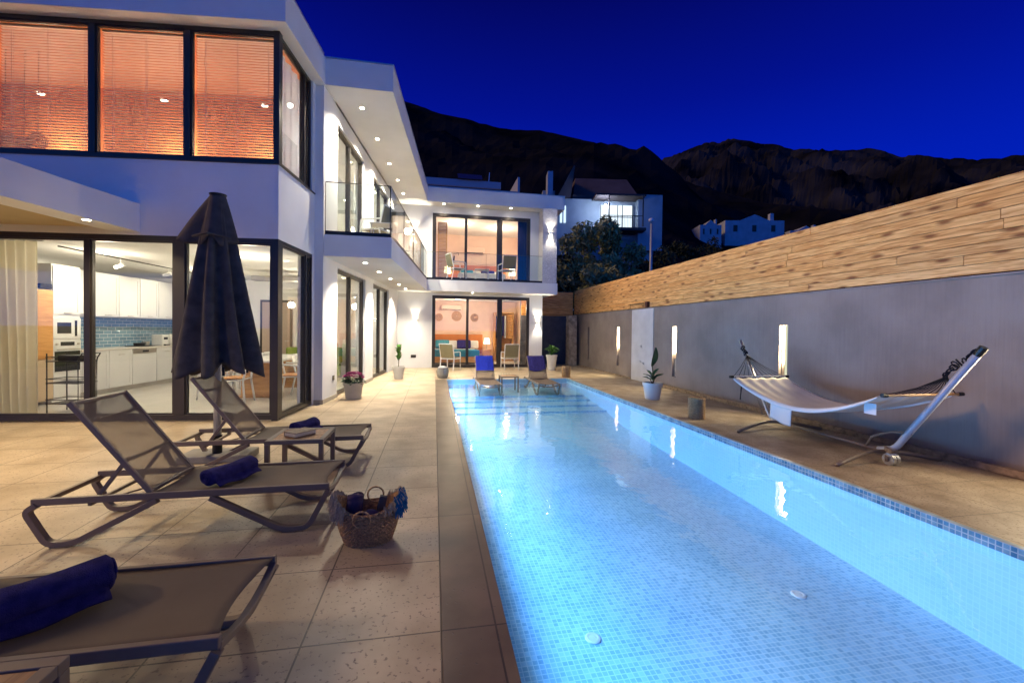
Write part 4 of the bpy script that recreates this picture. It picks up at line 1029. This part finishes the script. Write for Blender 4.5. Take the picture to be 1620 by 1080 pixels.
# ------------------------------------------------------------------ kitchen and dining (house frame)
def HT(name, label, cat, x, y, z=0.014, rz=0, group=None):
    p = HM @ Vector((x, y, z)); return thing(name, label, cat, p, -KA+rz, group)
KX = -4.50
def cab_door(t, y0, y1, z0, z1, x=0, handle='top', name='door'):
    d = MB(); k = .055
    d.box(x, x+.010, y0+.003, y1-.003, z0+.003, z1-.003)
    d.box(x+.010, x+.018, y0+.003, y0+k, z0+.003, z1-.003); d.box(x+.010, x+.018, y1-k, y1-.003, z0+.003, z1-.003)
    d.box(x+.010, x+.018, y0+k, y1-k, z1-k, z1-.003); d.box(x+.010, x+.018, y0+k, y1-k, z0+.003, z0+k)
    o = d.build(name, M['white'], t)
    zc = z1-.09 if handle == 'top' else z0+.03
    MB().bar([(x+.035, (y0+y1)/2-.07, zc), (x+.035, (y0+y1)/2+.07, zc)], .012, .012).build('handle', M['steel'], o)
    return o
t = HT('oven_tower', 'tall white kitchen unit with built in microwave and oven', 'kitchen unit', KX, 0)
MB().box(-.58, 0, 1.52, 2.06, 0, 2.45).build('carcass', M['white'], t)
cab_door(t, 1.53, 2.05, 1.56, 2.42, .001, 'bottom'); cab_door(t, 1.53, 2.05, .08, .50, .001)
o = MB().box(.0, .02, 1.53, 2.05, 1.13, 1.50).build('microwave', M['white'], t, bevel=.003)
MB().box(.0201, .024, 1.60, 1.86, 1.22, 1.42).build('window', M['dark_glass'], o); MB().box(.0201, .028, 1.93, 1.97, 1.17, 1.46).build('control_strip', M['dark_glass'], o)
o = MB().box(.0, .02, 1.53, 2.05, .52, 1.10).build('oven', M['white'], t, bevel=.003)
MB().box(.0201, .024, 1.55, 2.03, .54, .90).build('glass_door', M['dark_glass'], o); MB().box(.0201, .024, 1.66, 1.92, 1.0, 1.07).build('display', M['dark_glass'], o)
for yy in (1.58, 1.99): MB().tube([(.02, yy, 1.03), (.045, yy, 1.03)], .018, 10).build('knob', M['steel'], o)
MB().bar([(.05, 1.57, .935), (.05, 2.01, .935)], .015, .015).build('handle', M['steel'], o)
t = HT('fridge', 'narrow beige fridge freezer at the end of the kitchen wall', 'fridge', KX, 0)
MB().box(-.58, .02, .95, 1.50, 0.05, 1.98).build('body', mat('champagne_steel', (.55, .42, .28), .4, .3), t, bevel=.01)
MB().box(.0201, .05, .95, 1.50, .06, .76).build('door', mat('champagne_steel_door', (.58, .44, .29), .4, .3), t, bevel=.01)
MB().box(.0201, .05, .95, 1.50, .78, 1.97).build('door', M['wood_or'], t, bevel=.01)
MB().box(-.2, .03, 1.30, 1.50, 2.0, 2.08).build('top_box', M['dark_glass'], t)
t = HT('base_cabinets', 'run of white kitchen base cabinets with pale worktop', 'kitchen cabinets', KX, 0)
MB().box(-.56, 0, 2.08, 5.5, .10, .87).build('carcass', M['white'], t)
MB().box(-.56, -.04, 2.08, 5.5, 0, .099).build('plinth', M['pot_beige'], t)
MB().box(-.60, .03, 2.07, 5.5, .871, .905).build('worktop', M['worktop'], t, bevel=.004)
cab_door(t, 2.09, 2.66, .10, .86, .001); cab_door(t, 2.67, 3.24, .10, .86, .001)
cab_door(t, 3.95, 4.6, .10, .86, .001); cab_door(t, 4.6, 5.3, .10, .86, .001)
o = MB().box(.001, .018, 3.26, 3.93, .10, .86).build('dishwasher', M['white'], t)
MB().box(.0185, .024, 3.26, 3.93, .76, .86).build('control_panel', M['steel'], o); MB().box(.0245, .026, 3.52, 3.70, .79, .83).build('display', M['black'], o)
t = HT('wall_cabinets', 'run of white wall cabinets above the blue tiles', 'kitchen cabinets', KX, 0)
MB().box(-.60, -.25, 2.08, 5.5, 1.55, 2.45).build('carcass', M['white'], t)
for k in range(6): cab_door(t, 2.09+k*.57, 2.65+k*.57, 1.56, 2.44, -.249, 'bottom')
HT_ = MB().box(-.615, -.603, 2.08, 5.5, .906, 1.549).build('tile_splashback', M['splash'], V); HT_.location = (KX, 0, 0)
t = HT('hob', 'black gas hob with pans on the worktop', 'hob', KX, 0, .92)
MB().box(-.45, -.05, 3.65, 4.2, 0, .012).build('plate', M['black'], t); MB().lathe([(.10, 0), (.11, .06)], (-.25, 3.8, .014), 16).build('pan', M['black'], t); MB().lathe([(.07, 0), (.075, .09)], (-.3, 4.05, .014), 16).build('pot', M['steel'], t)
t = HT('coffee_machine', 'white coffee machine at the end of the kitchen worktop', 'coffee machine', KX, 0, .92)
MB().box(-.35, -.10, 4.3, 4.5, 0, .26).build('body', M['white'], t, bevel=.01); MB().box(-.099, -.04, 4.33, 4.47, 0, .03).build('drip_tray', M['black'], t); MB().box(-.099, -.09, 4.34, 4.46, .14, .2).build('display', M['black'], t)
t = HT('kettle', 'white upright kettle beside the coffee machine', 'kettle', KX-.2, 4.72, .92)
MB().lathe([(.075, 0), (.07, .12), (.05, .26), (.02, .27)], seg=18).build('body', M['white'], t, smooth=True); MB().tube([(0, .06, .24), (0, .13, .2), (0, .10, .05)], .01, 6).build('handle', M['black'], t)
t = HT('bar_cart', 'black metal bar cart with curved handle by the kitchen door', 'bar cart', -3.44, .72, .014, R(-4))
b = MB()
for x in (-.26, .22):
    for y in (-.15, .15): b.tube(rounded([(x, y, 0), (x, y, .83), (x+(.06 if x > 0 else -.0), y, .93)], .05), .009, 6)
b.tube([(.28, -.15, .93), (.28, .15, .93)], .009, 6); b.build('frame', M['black'], t)
for z in (.14, .46, .80):
    s2 = MB().box(-.27, .23, -.16, .16, z, z+.012).build('shelf', M['black'], t)
    b = MB(); b.tube(rounded([(-.27, -.16, z+.07), (.23, -.16, z+.07), (.23, .16, z+.07), (-.27, .16, z+.07), (-.27, -.16, z+.07)], .04), .006, 6); b.build('gallery_rail', M['black'], s2)
MB().box(-.12, .22, -.12, .12, .815, .90).build('tray', M['black'], t)
t = HT('track_light', 'ceiling track with white spotlights along the kitchen', 'track light', -3.55, 0, 2.60)
MB().box(-.012, .012, .6, 4.6, 0, .02).build('track', M['black'], t)
for yy in (1.75, 2.95, 4.1):
    MB().tube([(0, yy, -.002), (0, yy, -.10)], .008, 6).build('arm', M['white'], t)
    MB().tube([(.05, yy, -.10), (-.09, yy, -.15)], .035, 12).build('spotlight', M['white'], t)
    lamp('SPOT', 'track_lamp', (-.12, yy, -.16), 24, (1, .86, .62), .03, (0, R(62), 0), t, spot=R(80), blend=.6)
t = HT('range_hood', 'white ceiling hood panel over the dining area', 'hood', -1.55, 3.6, 2.45)
MB().box(-.6, .6, -.12, .12, 0, .10).build('body', M['pot_beige'], t); MB().box(-.02, .02, -.02, .02, .1, .22).build('stem', M['white'], t)
t = HT('interior_door', 'dark framed door in the back wall of the dining room', 'door', -2.55, 5.56)
MB().box(-.42, .42, 0, .03, 0, 2.12).build('door_frame', M['frame'], t); MB().box(-.36, .36, -.012, -.001, .01, 2.06).build('door_leaf', mat('taupe_door', (.42, .32, .25), .5), t)
MB().obox((.3, -.04, 1.0), (.10, .02, .02)).build('handle', M['steel'], t)
t = HT('wall_thermostat', 'small grey control box on the dining room back wall', 'control box', -1.75, 5.58, 1.75)
MB().box(-.08, .08, -.03, .01, -.12, .12).build('case', M['pot_beige'], t, bevel=.004); MB().box(-.05, .05, -.034, -.031, -.02, .08).build('screen', M['dark_glass'], t)
t = HT('dining_table', 'long dining table with pale top and orange wood base', 'dining table', -1.35, 2.9)
MB().box(-.45, .45, -1.05, 1.05, .70, .74).build('top', M['white'], t, bevel=.006)
for yy in (-.75, .75): MB().box(-.28, .28, yy-.05, yy+.05, .03, .699).build('leg', M['wood_or'], t); MB().box(-.38, .38, yy-.07, yy+.07, 0, .029).build('foot', M['wood_or'], t)
def dchair(label, x, y, rz):
    t = HT('dining_chair', label, 'dining chair', x, y, .014, rz, 'dining chairs')
    for sx_ in (-1, 1):
        b = MB(); b.tube(rounded([(sx_*.24, -.22, 0), (sx_*.20, -.20, .42), (sx_*.25, -.15, .66), (sx_*.25, .18, .68)], .05), .018, 8); b.build('leg', M['white_plastic'], t, smooth=True)
        b = MB(); b.tube(rounded([(sx_*.24, .26, 0), (sx_*.20, .18, .42), (sx_*.22, .26, .80)], .05), .018, 8); b.build('leg', M['white_plastic'], t, smooth=True)
    MB().grid(lambda u, v: (-.22+.44*u, -.22+.42*v, .45-.02*math.sin(math.pi*u)), 8, 8, .02).build('seat', M['white_plastic'], t, smooth=True)
    MB().grid(lambda u, v: (-.22+.44*u, .20+.09*v+.03*math.sin(math.pi*u), .60+.22*v), 8, 6, .02).build('backrest', M['white_plastic'], t, smooth=True)
    MB().box(-.19, .19, -.19, .17, .452, .475).build('cushion', M['wood_or'], t, bevel=.008)
    return t
d0 = dchair('white dining chair nearest the corner of the glass, by the near end of the table', -.62, 2.0, R(100))
def dd(x, y, rz, lab):
    c = dup(d0, HM @ Vector((x, y, .014)), -KA+rz, lab); return c
dd(-.60, 2.75, R(88), 'second white dining chair on the pool side of the table'); dd(-.60, 3.5, R(92), 'third white dining chair on the pool side of the table')
dd(-2.10, 2.1, R(-80), 'white dining chair nearest the glass on the kitchen side of the table'); dd(-2.12, 2.9, R(-95), 'second white dining chair on the kitchen side of the table')
dd(-1.42, 1.5, R(8), 'white dining chair at the near head of the table facing the glass doors')
dd(-2.12, 3.6, R(-88), 'third white dining chair on the kitchen side of the table')
t = HT('sheer_curtain', 'cream curtain hanging behind the leftmost glass door', 'curtain', -4.03, .35)
MB().grid(lambda u, v: (-.95*u+.40+.18*v*u, .05*math.sin(u*44), 2.62-2.6*v), 90, 8).build('cloth', M['curtain'], t, smooth=True)
MB().tube([(-1.0, 0, 2.63), (.5, 0, 2.63)], .012, 6).build('rail', M['alu'], t)
t = HT('green_sofa', 'green sofa with orange throw behind the first side door', 'sofa', -1.6, 4.9, .014)
MB().box(-.5, .9, -.35, .35, .1, .42).build('seat', M['green_fab'], t, bevel=.04); MB().box(-.5, .9, .2, .45, .42, .85).build('backrest', M['green_fab'], t, bevel=.04); MB().box(.2, .85, -.1, .25, .86, 1.0).build('throw', M['orange_wall'], t, bevel=.03)
t = HT('pendant_lamp', 'cluster of thin hanging pendant rods behind the first side door', 'pendant lamp', -.9, 4.6, 2.66)
for k in range(3): MB().tube([(k*.09-.1, k*.06, 0), (k*.09-.1, k*.06, -.75-k*.1)], .006, 6).build('rod', M['steel'], t); MB().ball((k*.09-.1, k*.06, -.8-k*.1), .016, 2).build('bulb', M['lamp_soft'], t)
# first floor front room
t = HT('grey_drape', 'pale grey drape at the side window of the orange room', 'curtain', -.13, .14, Z3-.28)
MB().grid(lambda u, v: (.02*math.sin(u*30), 1.10*u, 2.10-2.09*v), 50, 6).build('cloth', M['curtain_grey'], t, smooth=True)
for k, (x, y, z, r_) in enumerate(((-4.05, .34, 4.12, .13), (-3.78, .33, 4.05, .11), (-3.62, .36, 4.10, .14))):
    p = HM @ Vector((x, y, z)); t = thing('rattan_disc', ['round rattan disc behind the left blind, leftmost', 'round rattan disc behind the left blind, middle and lowest', 'round rattan disc behind the left blind, rightmost'][k], 'wall basket', p, -KA, 'rattan discs behind the blind')
    b = MB()
    for q_ in range(6): b.tube([((r_*(q_+1)/6)*math.cos(a_*.2618), .0, (r_*(q_+1)/6)*math.sin(a_*.2618)) for a_ in range(24)], r_*.055, 5, True, upv=(0, 1, 0))
    b.build('weave', M['brown_weave'], t)
    MB().tube([(0, .01, -.02), (0, .03, 2.0-z+Z3-.35)], .004, 5).build('cord', M['frame'], t)
# rear ground floor bedroom (world frame)
def bed(x, y, z, lab, spread):
    t = thing('double_bed', lab, 'bed', (x, y, z), 0)
    MB().box(-.95, .95, 0, 2.0, .05, .30).build('base', M['wood_or'], t, bevel=.01)
    MB().box(-.93, .93, .02, 1.98, .301, .52).build('mattress', M['linen'], t, bevel=.04)
    MB().box(-.96, .96, -.03, .75, .28, .545).build('throw', M[spread], t, bevel=.03)
    MB().box(-1.3, 1.3, 2.01, 2.10, .3, 1.15).build('headboard', M['orange_wall'], t, bevel=.01)
    for k in (-.5, .45): MB().obox((k, 1.8, .72), (.6, .16, .38), Matrix.Rotation(R(-18), 3, 'X')).build('pillow', M['navy'] if k > 0 else M['teal'], t, bevel=.05)
    for k in (-.1, .85): MB().obox((k, 1.86, .70), (.5, .14, .36), Matrix.Rotation(R(-14), 3, 'X')).build('pillow', M['linen'], t, bevel=.05)
bed(.85, 17.05, .014, 'double bed with navy and teal cushions in the ground floor rear bedroom', 'teal')
bed(1.9, 17.2, Z2+.022, 'double bed in the upper rear bedroom', 'linen')
for k, (x, z, r_) in enumerate(((.20, 1.92, .16), (.98, 1.98, .21), (1.78, 1.92, .17))):
    t = thing('woven_wall_plate', ['small round woven plate on the bedroom wall, left one', 'largest round woven plate on the bedroom wall, in the middle', 'round woven plate on the bedroom wall, right one'][k], 'wall plate', (x, 19.19, z), 0, 'woven plates over the bed')
    b = MB()
    for q_ in range(5): b.tube([((r_*(q_+1)/5)*math.cos(a_*.2618), -.02-.006*q_, (r_*(q_+1)/5)*math.sin(a_*.2618)) for a_ in range(24)], r_*.085, 5, True, upv=(0, 1, 0))
    b.build('weave', M['wicker'], t)
t = thing('open_wardrobe', 'open oak wardrobe with hanging clothes in the ground floor bedroom', 'wardrobe', (3.05, 18.55, .014))
b = MB(); b.box(-.42, -.38, 0, .55, 0, 2.15); b.box(.38, .42, 0, .55, 0, 2.15); b.box(-.38, .38, .5, .55, 0, 2.15); b.box(-.38, .38, 0, .5, 2.10, 2.15); b.box(-.38, .38, 0, .5, 0, .05); b.box(-.38, .38, 0, .5, .62, .65); b.build('carcass', M['wood_or'], t)
for k in range(5): MB().box(-.32+k*.09, -.26+k*.09, .08, .42, 1.0+.1*(k % 2), 2.0).build('garment', [M['navy'], M['parasol'], M['teal'], M['navy'], M['linen']][k], t, bevel=.02)
b = MB()
for k in range(9): b.box(.16, .37, -.02, .0, 1.0+k*.12, 1.09+k*.12)
b.build('louvre_door', M['wood_or'], t)
MB().box(-.3, .3, .1, .4, .06, .35).build('basket', M['wicker'], t, bevel=.02)
t = thing('bedside_lamp', 'glowing bedside lamp beside the bed with navy cushion', 'lamp', (2.30, 18.7, .014))
MB().box(-.2, .2, -.2, .2, 0, .5).build('cabinet', M['wood_or'], t, bevel=.01)
MB().lathe([(.06, .50), (.02, .52), (.02, .75)], seg=14).build('stand', M['steel'], t); MB().lathe([(.14, .75), (.10, 1.0)], seg=20).build('shade', M['lamp_soft'], t)
t = thing('bedside_lamp', 'glowing bedside lamp left of the upper bedroom bed', 'lamp', (.55, 18.9, Z2+.022))
MB().box(-.2, .2, -.2, .2, 0, .5).build('cabinet', M['wood_or'], t); MB().lathe([(.05, .5), (.02, .52), (.02, .72)], seg=14).build('stand', M['steel'], t); MB().lathe([(.16, .72), (.12, 1.02)], seg=20).build('shade', M['lamp_soft'], t)
t = thing('bedside_lamp', 'glowing bedside lamp right of the upper bedroom bed', 'lamp', (3.45, 18.9, Z2+.022))
MB().box(-.2, .2, -.2, .2, 0, .5).build('cabinet', M['wood_or'], t); MB().lathe([(.05, .5), (.02, .52), (.02, .72)], seg=14).build('stand', M['steel'], t); MB().lathe([(.16, .72), (.12, 1.02)], seg=20).build('shade', M['lamp_soft'], t)
t = thing('air_conditioner', 'long pale wall air conditioner in the upper rear bedroom', 'air conditioner', (1.75, 19.39, 4.95))
MB().box(-.45, .45, -.20, -.002, -.14, .14).build('case', mat('warm_white', (.75, .55, .42), .5), t, bevel=.02); MB().box(-.4, .4, -.205, -.2005, -.12, -.08).build('vent', M['frame'], t)
t = thing('air_conditioner', 'long pale wall air conditioner high in the ground floor rear bedroom', 'air conditioner', (.75, 19.19, 2.35))
MB().box(-.45, .45, -.20, -.002, -.12, .12).build('case', mat('warm_white2', (.75, .55, .42), .5), t, bevel=.02); MB().box(-.4, .4, -.205, -.2005, -.1, -.07).build('vent', M['frame'], t)
t = thing('navy_curtain', 'dark navy curtain gathered at the right of the upper rear doors', 'curtain', (3.05, 15.65, Z2+.022))
MB().grid(lambda u, v: (.36*u, .03*math.sin(u*40), 2.4-2.39*v), 40, 4).build('cloth', M['navy_curtain'], t, smooth=True)
t = thing('shutter_panel', 'slatted wooden door panel at the left of the upper rear bedroom', 'door', (.12, 15.9, Z2+.022))
b = MB(); b.box(-.02, .02, -.0, .04, 0, 2.2); b.box(.28, .32, 0, .04, 0, 2.2)
for k in range(44): b.box(.021, .279, .005, .03, .02+k*.05, .055+k*.05)
b.build('slatted_panel', M['wood_or'], t)
t = thing('wall_hook_lamp', 'black bracket lamp on the peach wall of the upper bedroom', 'lamp', (1.05, 19.39, 4.75))
MB().tube([(0, -.01, 0), (.0, -.10, .08), (-.25, -.12, .02)], .012, 6).build('arm', M['black'], t); MB().prism([(-.34, -.14, -.75), (-.26, -.14, -.8), (-.16, -.14, -.1), (-.22, -.14, 0)], (0, .04, 0)).build('shade', M['black'], t)
t = thing('wall_socket', 'small dark socket plate on the white wall by the rear doors', 'socket', (-.72, BY, .42)); MB().box(-.09, .09, -.012, -.0005, -.05, .05).build('plate', M['frame'], t, bevel=.003)
p = HM @ Vector((.15, 1.98, .42)); t = thing('wall_socket', 'small dark socket plate on the wing wall before the first side door', 'socket', p, -KA); MB().box(.0005, .012, -.05, .05, -.045, .045).build('plate', M['frame'], t, bevel=.003)

# ------------------------------------------------------------------ behind the wall: neighbours and planting
BL = mat('neighbour_render', (.36, .42, .50), .9, var=.2, vs=.8)
BLd = mat('neighbour_dark', (.10, .08, .085), .9, var=.3, vs=.6)
t = thing('neighbour_house', 'hillside house with one brightly lit window above the olive tree', 'house', (16.5, 38, 0), R(-8))
b = MB(); b.box(-5.2, 2.3, .2, 8, 3, 13.9); b.box(2.3, 4.6, -.6, 7, 9.0, 14.2); b.box(-6.4, -5.2, 2.0, 8, 3, 15.2); b.box(-6.1, -5.6, .6, 2.0, 3, 16.6)
b.box(-5.2, 4.0, .2, 8, 3, 10.2)
b.build('wall', BL, t)
b = MB(); b.prism([(-5.3, .0, 13.9), (-4.0, .0, 13.9), (-3.6, 0, 16.9), (-3.7, 0, 17.0)], (0, 6, 0)); b.build('stone_gable', BLd, t)
b = MB(); b.box(-3.6, 4.8, 1.2, 8.5, 14.25, 14.6); b.prism([(-3.4, 2, 14.6), (3.4, 2, 14.6), (2.6, 4, 17.2), (-2.8, 4, 17.2)], (0, 3, 0)); b.build('roof', BLd, t)
b = MB(); b.box(-1.9, 2.7, -1.6, .2, 13.75, 13.9); b.box(-.75, -.65, -1.55, -1.45, 11.0, 13.75); b.box(2.4, 2.5, -1.55, -1.45, 11.0, 13.75); b.build('awning', BLd, t)
b = MB(); b.box(-1.9, 2.7, -1.7, .2, 10.6, 10.85); b.build('balcony', BLd, t)
o = MB().box(-1.1, 2.0, .12, .19, 11.3, 13.35).build('window', emis('lit_window', (.75, .88, 1.0), .75), t)
b = MB()
for x in (-1.1, .52, .98, 1.95): b.box(x, x+.06, .06, .115, 11.3, 13.35)
b.box(-1.1, 2.0, .05, .117, 12.2, 12.26)
for k in range(24): b.box(-1.05+k*.135, -1.03+k*.135, -1.6, -1.57, 10.86, 11.9)
b.box(-1.3, 2.4, -1.61, -1.56, 11.9, 11.95); b.build('mullion', M['black'], o)
MB().ball((-.95, -1.2, 12.9), .11, 2).build('porch_lamp', emis('porch_lamp_lit', (.8, .9, 1), 60), t)
lamp('POINT', 'porch_light', (-.95, -1.45, 12.85), 130, (.6, .75, 1), .15, parent=t)
for x in (-4.95, -4.6): MB().box(x, x+.2, .1, .19, 11.6, 13.2).build('window', emis('lit_window_dim', (.6, .8, 1), .7), t)
t = thing('neighbour_house', 'neighbouring roof terrace with solar panels just behind the villa', 'house', (2.6, 30, 0))
b = MB(); b.box(-4.5, 3.35, 0, 8, -3, 11.3); b.box(3.2, 3.35, 0, 8, 11.3, 12.35); b.box(-4.5, 2.2, 1.5, 1.7, 11.9, 12.4); b.build('wall', mat('blue_grey_render', (.34, .38, .45), .9), t)
b = MB(); b.prism([(-1.0, 1.2, 12.4), (.8, 1.2, 12.4), (.8, 2.0, 13.0), (-1.0, 2.0, 13.0)], (0, .05, 0)); b.build('solar_panel', mat('solar_glass', (.02, .03, .07), .2), t)
MB().tube([(1.3, 1.6, 12.4), (1.35, 1.6, 13.1)], .03, 6).build('antenna', M['alu'], t)
spots = [((63.8, 90, 23.6), 5.0, 4.2, 5.0, 'small blue-white cottage low on the hillside left of the longer one'), ((75.5, 90, 24.6), 14.0, 5.2, 7, 'long white hillside house with gabled centre seen over the fence'), ((92, 92, 24), 8, 4.5, 6, 'white hillside house at the far right, half hidden by the fence')]
for (p, w_, h_, d_, lab) in spots:
    t = thing('hillside_house', lab, 'house', p, R(-12), 'small white houses on the hillside')
    b = MB(); b.box(-w_/2, w_/2, 0, d_, -6, h_*.72); b.prism([(-w_/4, .0, h_*.72), (w_/4, .0, h_*.72), (0, 0, h_)], (0, d_, 0)); b.build('wall', BL, t)
    for k in range(3):
        x = -w_*.36+k*w_*.32; MB().box(x, x+w_*.07, -.03, -.001, h_*.2, h_*.5).build('window', M['black'], t)
    MB().box(w_*.30, w_*.36, 1, 2, h_*.72, h_*1.1).build('chimney', BL, t)
for (x, y, z, lab) in ((52.5, 110, 33, 'a'), (58, 80, 17, 'b'), (100, 150, 50, 'c')):
    MB().ball((0, 0, 0), .12 if lab != 'b' else .10, 1).build('distant_lamp', emis('distant_lamp_lit', (1, .8, .5), 6), None, (x, y, z), label={'a': 'tiny warm lamp on the mountain saddle', 'b': 'tiny lamp in the dark trees beyond the fence', 'c': 'tiny warm lamp high on the mountain slope'}[lab], category='lamp', group='distant lamps')
t = thing('lamp_post', 'slim blue-grey lamp post rising behind the pine fence', 'lamp post', (10.28, 19, 0))
MB().tube([(0, 0, -4), (0, 0, 4), (0, 0, 6.6)], .075, 12, scales=[1.2, 1.0, .8]).build('post', mat('galvanised_post', (.35, .40, .45), .5, .3), t, smooth=True)
MB().ball((-.05, -.05, 6.75), .13, 2, (1, 1, .9)).build('globe', mat('frosted_globe', (.6, .65, .75), .3), t, smooth=True)

def tree(name, label, loc, h, rx, rz_, m, n, seed, cat='tree', group=None, clump=.55, lf=.16, trunk=True, base=.25):
    random.seed(seed)
    t = thing(name, label, cat, loc, 0, group)
    tm = mat(name+'_bark', (.10, .085, .065), .9, var=.4, vs=6)
    centres = []
    for i in range(int(26*rx/2)+10):
        while True:
            v = Vector((random.uniform(-1, 1), random.uniform(-1, 1), random.uniform(-1, 1)))
            if .25 < v.length < 1: break
        centres.append(Vector((v.x*rx, v.y*rx*.8, h-rz_+v.z*rz_*(1 if v.z > 0 else .9))))
    if trunk:
        b = MB(); b.tube([(0, 0, 0), (.1, 0, h*.25), (-.05, .1, h*.5)], .16, 8, scales=[1.3, 1, .7])
        for c in centres[:12]: b.tube([(0, 0.05, h*.35), (c.x*.4, c.y*.4, h*.35+(c.z-h*.35)*.55), tuple(c)], .05, 5, scales=[1.2, .8, .3])
        b.build('trunk', tm, t)
    b = MB()
    for i in range(n):
        c = random.choice(centres); v = Vector((random.gauss(0, 1), random.gauss(0, 1), random.gauss(0, .8))); v = v.normalized()*clump*random.random()**.4
        p = c+v; a = Vector((random.uniform(-1, 1), random.uniform(-1, 1), random.uniform(-.6, 1))).normalized(); s_ = a.cross(Vector((random.uniform(-1, 1), random.uniform(-1, 1), random.uniform(-1, 1)))).normalized()
        k = lf*random.uniform(.6, 1.3)
        b.poly([p-a*k, p+s_*k*.36, p+a*k, p-s_*k*.36])
    b.build('crown', m, t); return t
ol = mat('olive_leaves', (.36, .40, .20), .6, var=.5, vs=.9, col2=(.13, .16, .07))
dk = mat('dark_leaves', (.045, .06, .035), .7, var=.5, vs=1.2)
tree('olive_tree', 'large grey-green olive tree between the villa and the lit house', (9.0, 21.5, -2), 9.2, 2.5, 2.6, ol, 21000, 4, lf=.15, clump=.65)
tree('shrub_tree', 'darker bushy tree close against the villa corner', (6.9, 22.5, -2), 7.6, 1.5, 2.4, dk, 6500, 8, lf=.15, clump=.55)
tree('shrub_tree', 'dark tree right of the lamp post behind the fence', (13.5, 23, -2), 8.0, 2.6, 2.0, dk, 6000, 12, lf=.16)
tree('pine_tree', 'dark conifer in front of the small white hillside cottage', (41.5, 60, 0), 16.3, 3.5, 5, dk, 5000, 14, lf=.3, clump=1)
tree('pine_tree', 'dark trees beside the long white hillside house', (37.0, 60, 0), 15.0, 3.5, 5, dk, 5000, 15, lf=.3, clump=1)
random.seed(77)
b = MB()
for i in range(9000):
    x = random.uniform(14, 60); y = 28+(x-14)*.75+random.uniform(-4, 6); z0 = 2+(x-14)*.22
    p = Vector((x, y, z0+random.uniform(-3, 2.2)+1.3*math.sin(x*1.7))); a = Vector((random.gauss(0, 1), random.gauss(0, 1), random.gauss(0, 1))).normalized(); s_ = a.cross(Vector((.3, .5, .8))).normalized()
    k = random.uniform(.25, .55); b.poly([p-a*k, p+s_*k*.5, p+a*k, p-s_*k*.5])
o = b.build('hillside_scrub', dk, None); o['kind'] = 'stuff'; o['label'] = 'dark scrub on the slope beyond the fence'
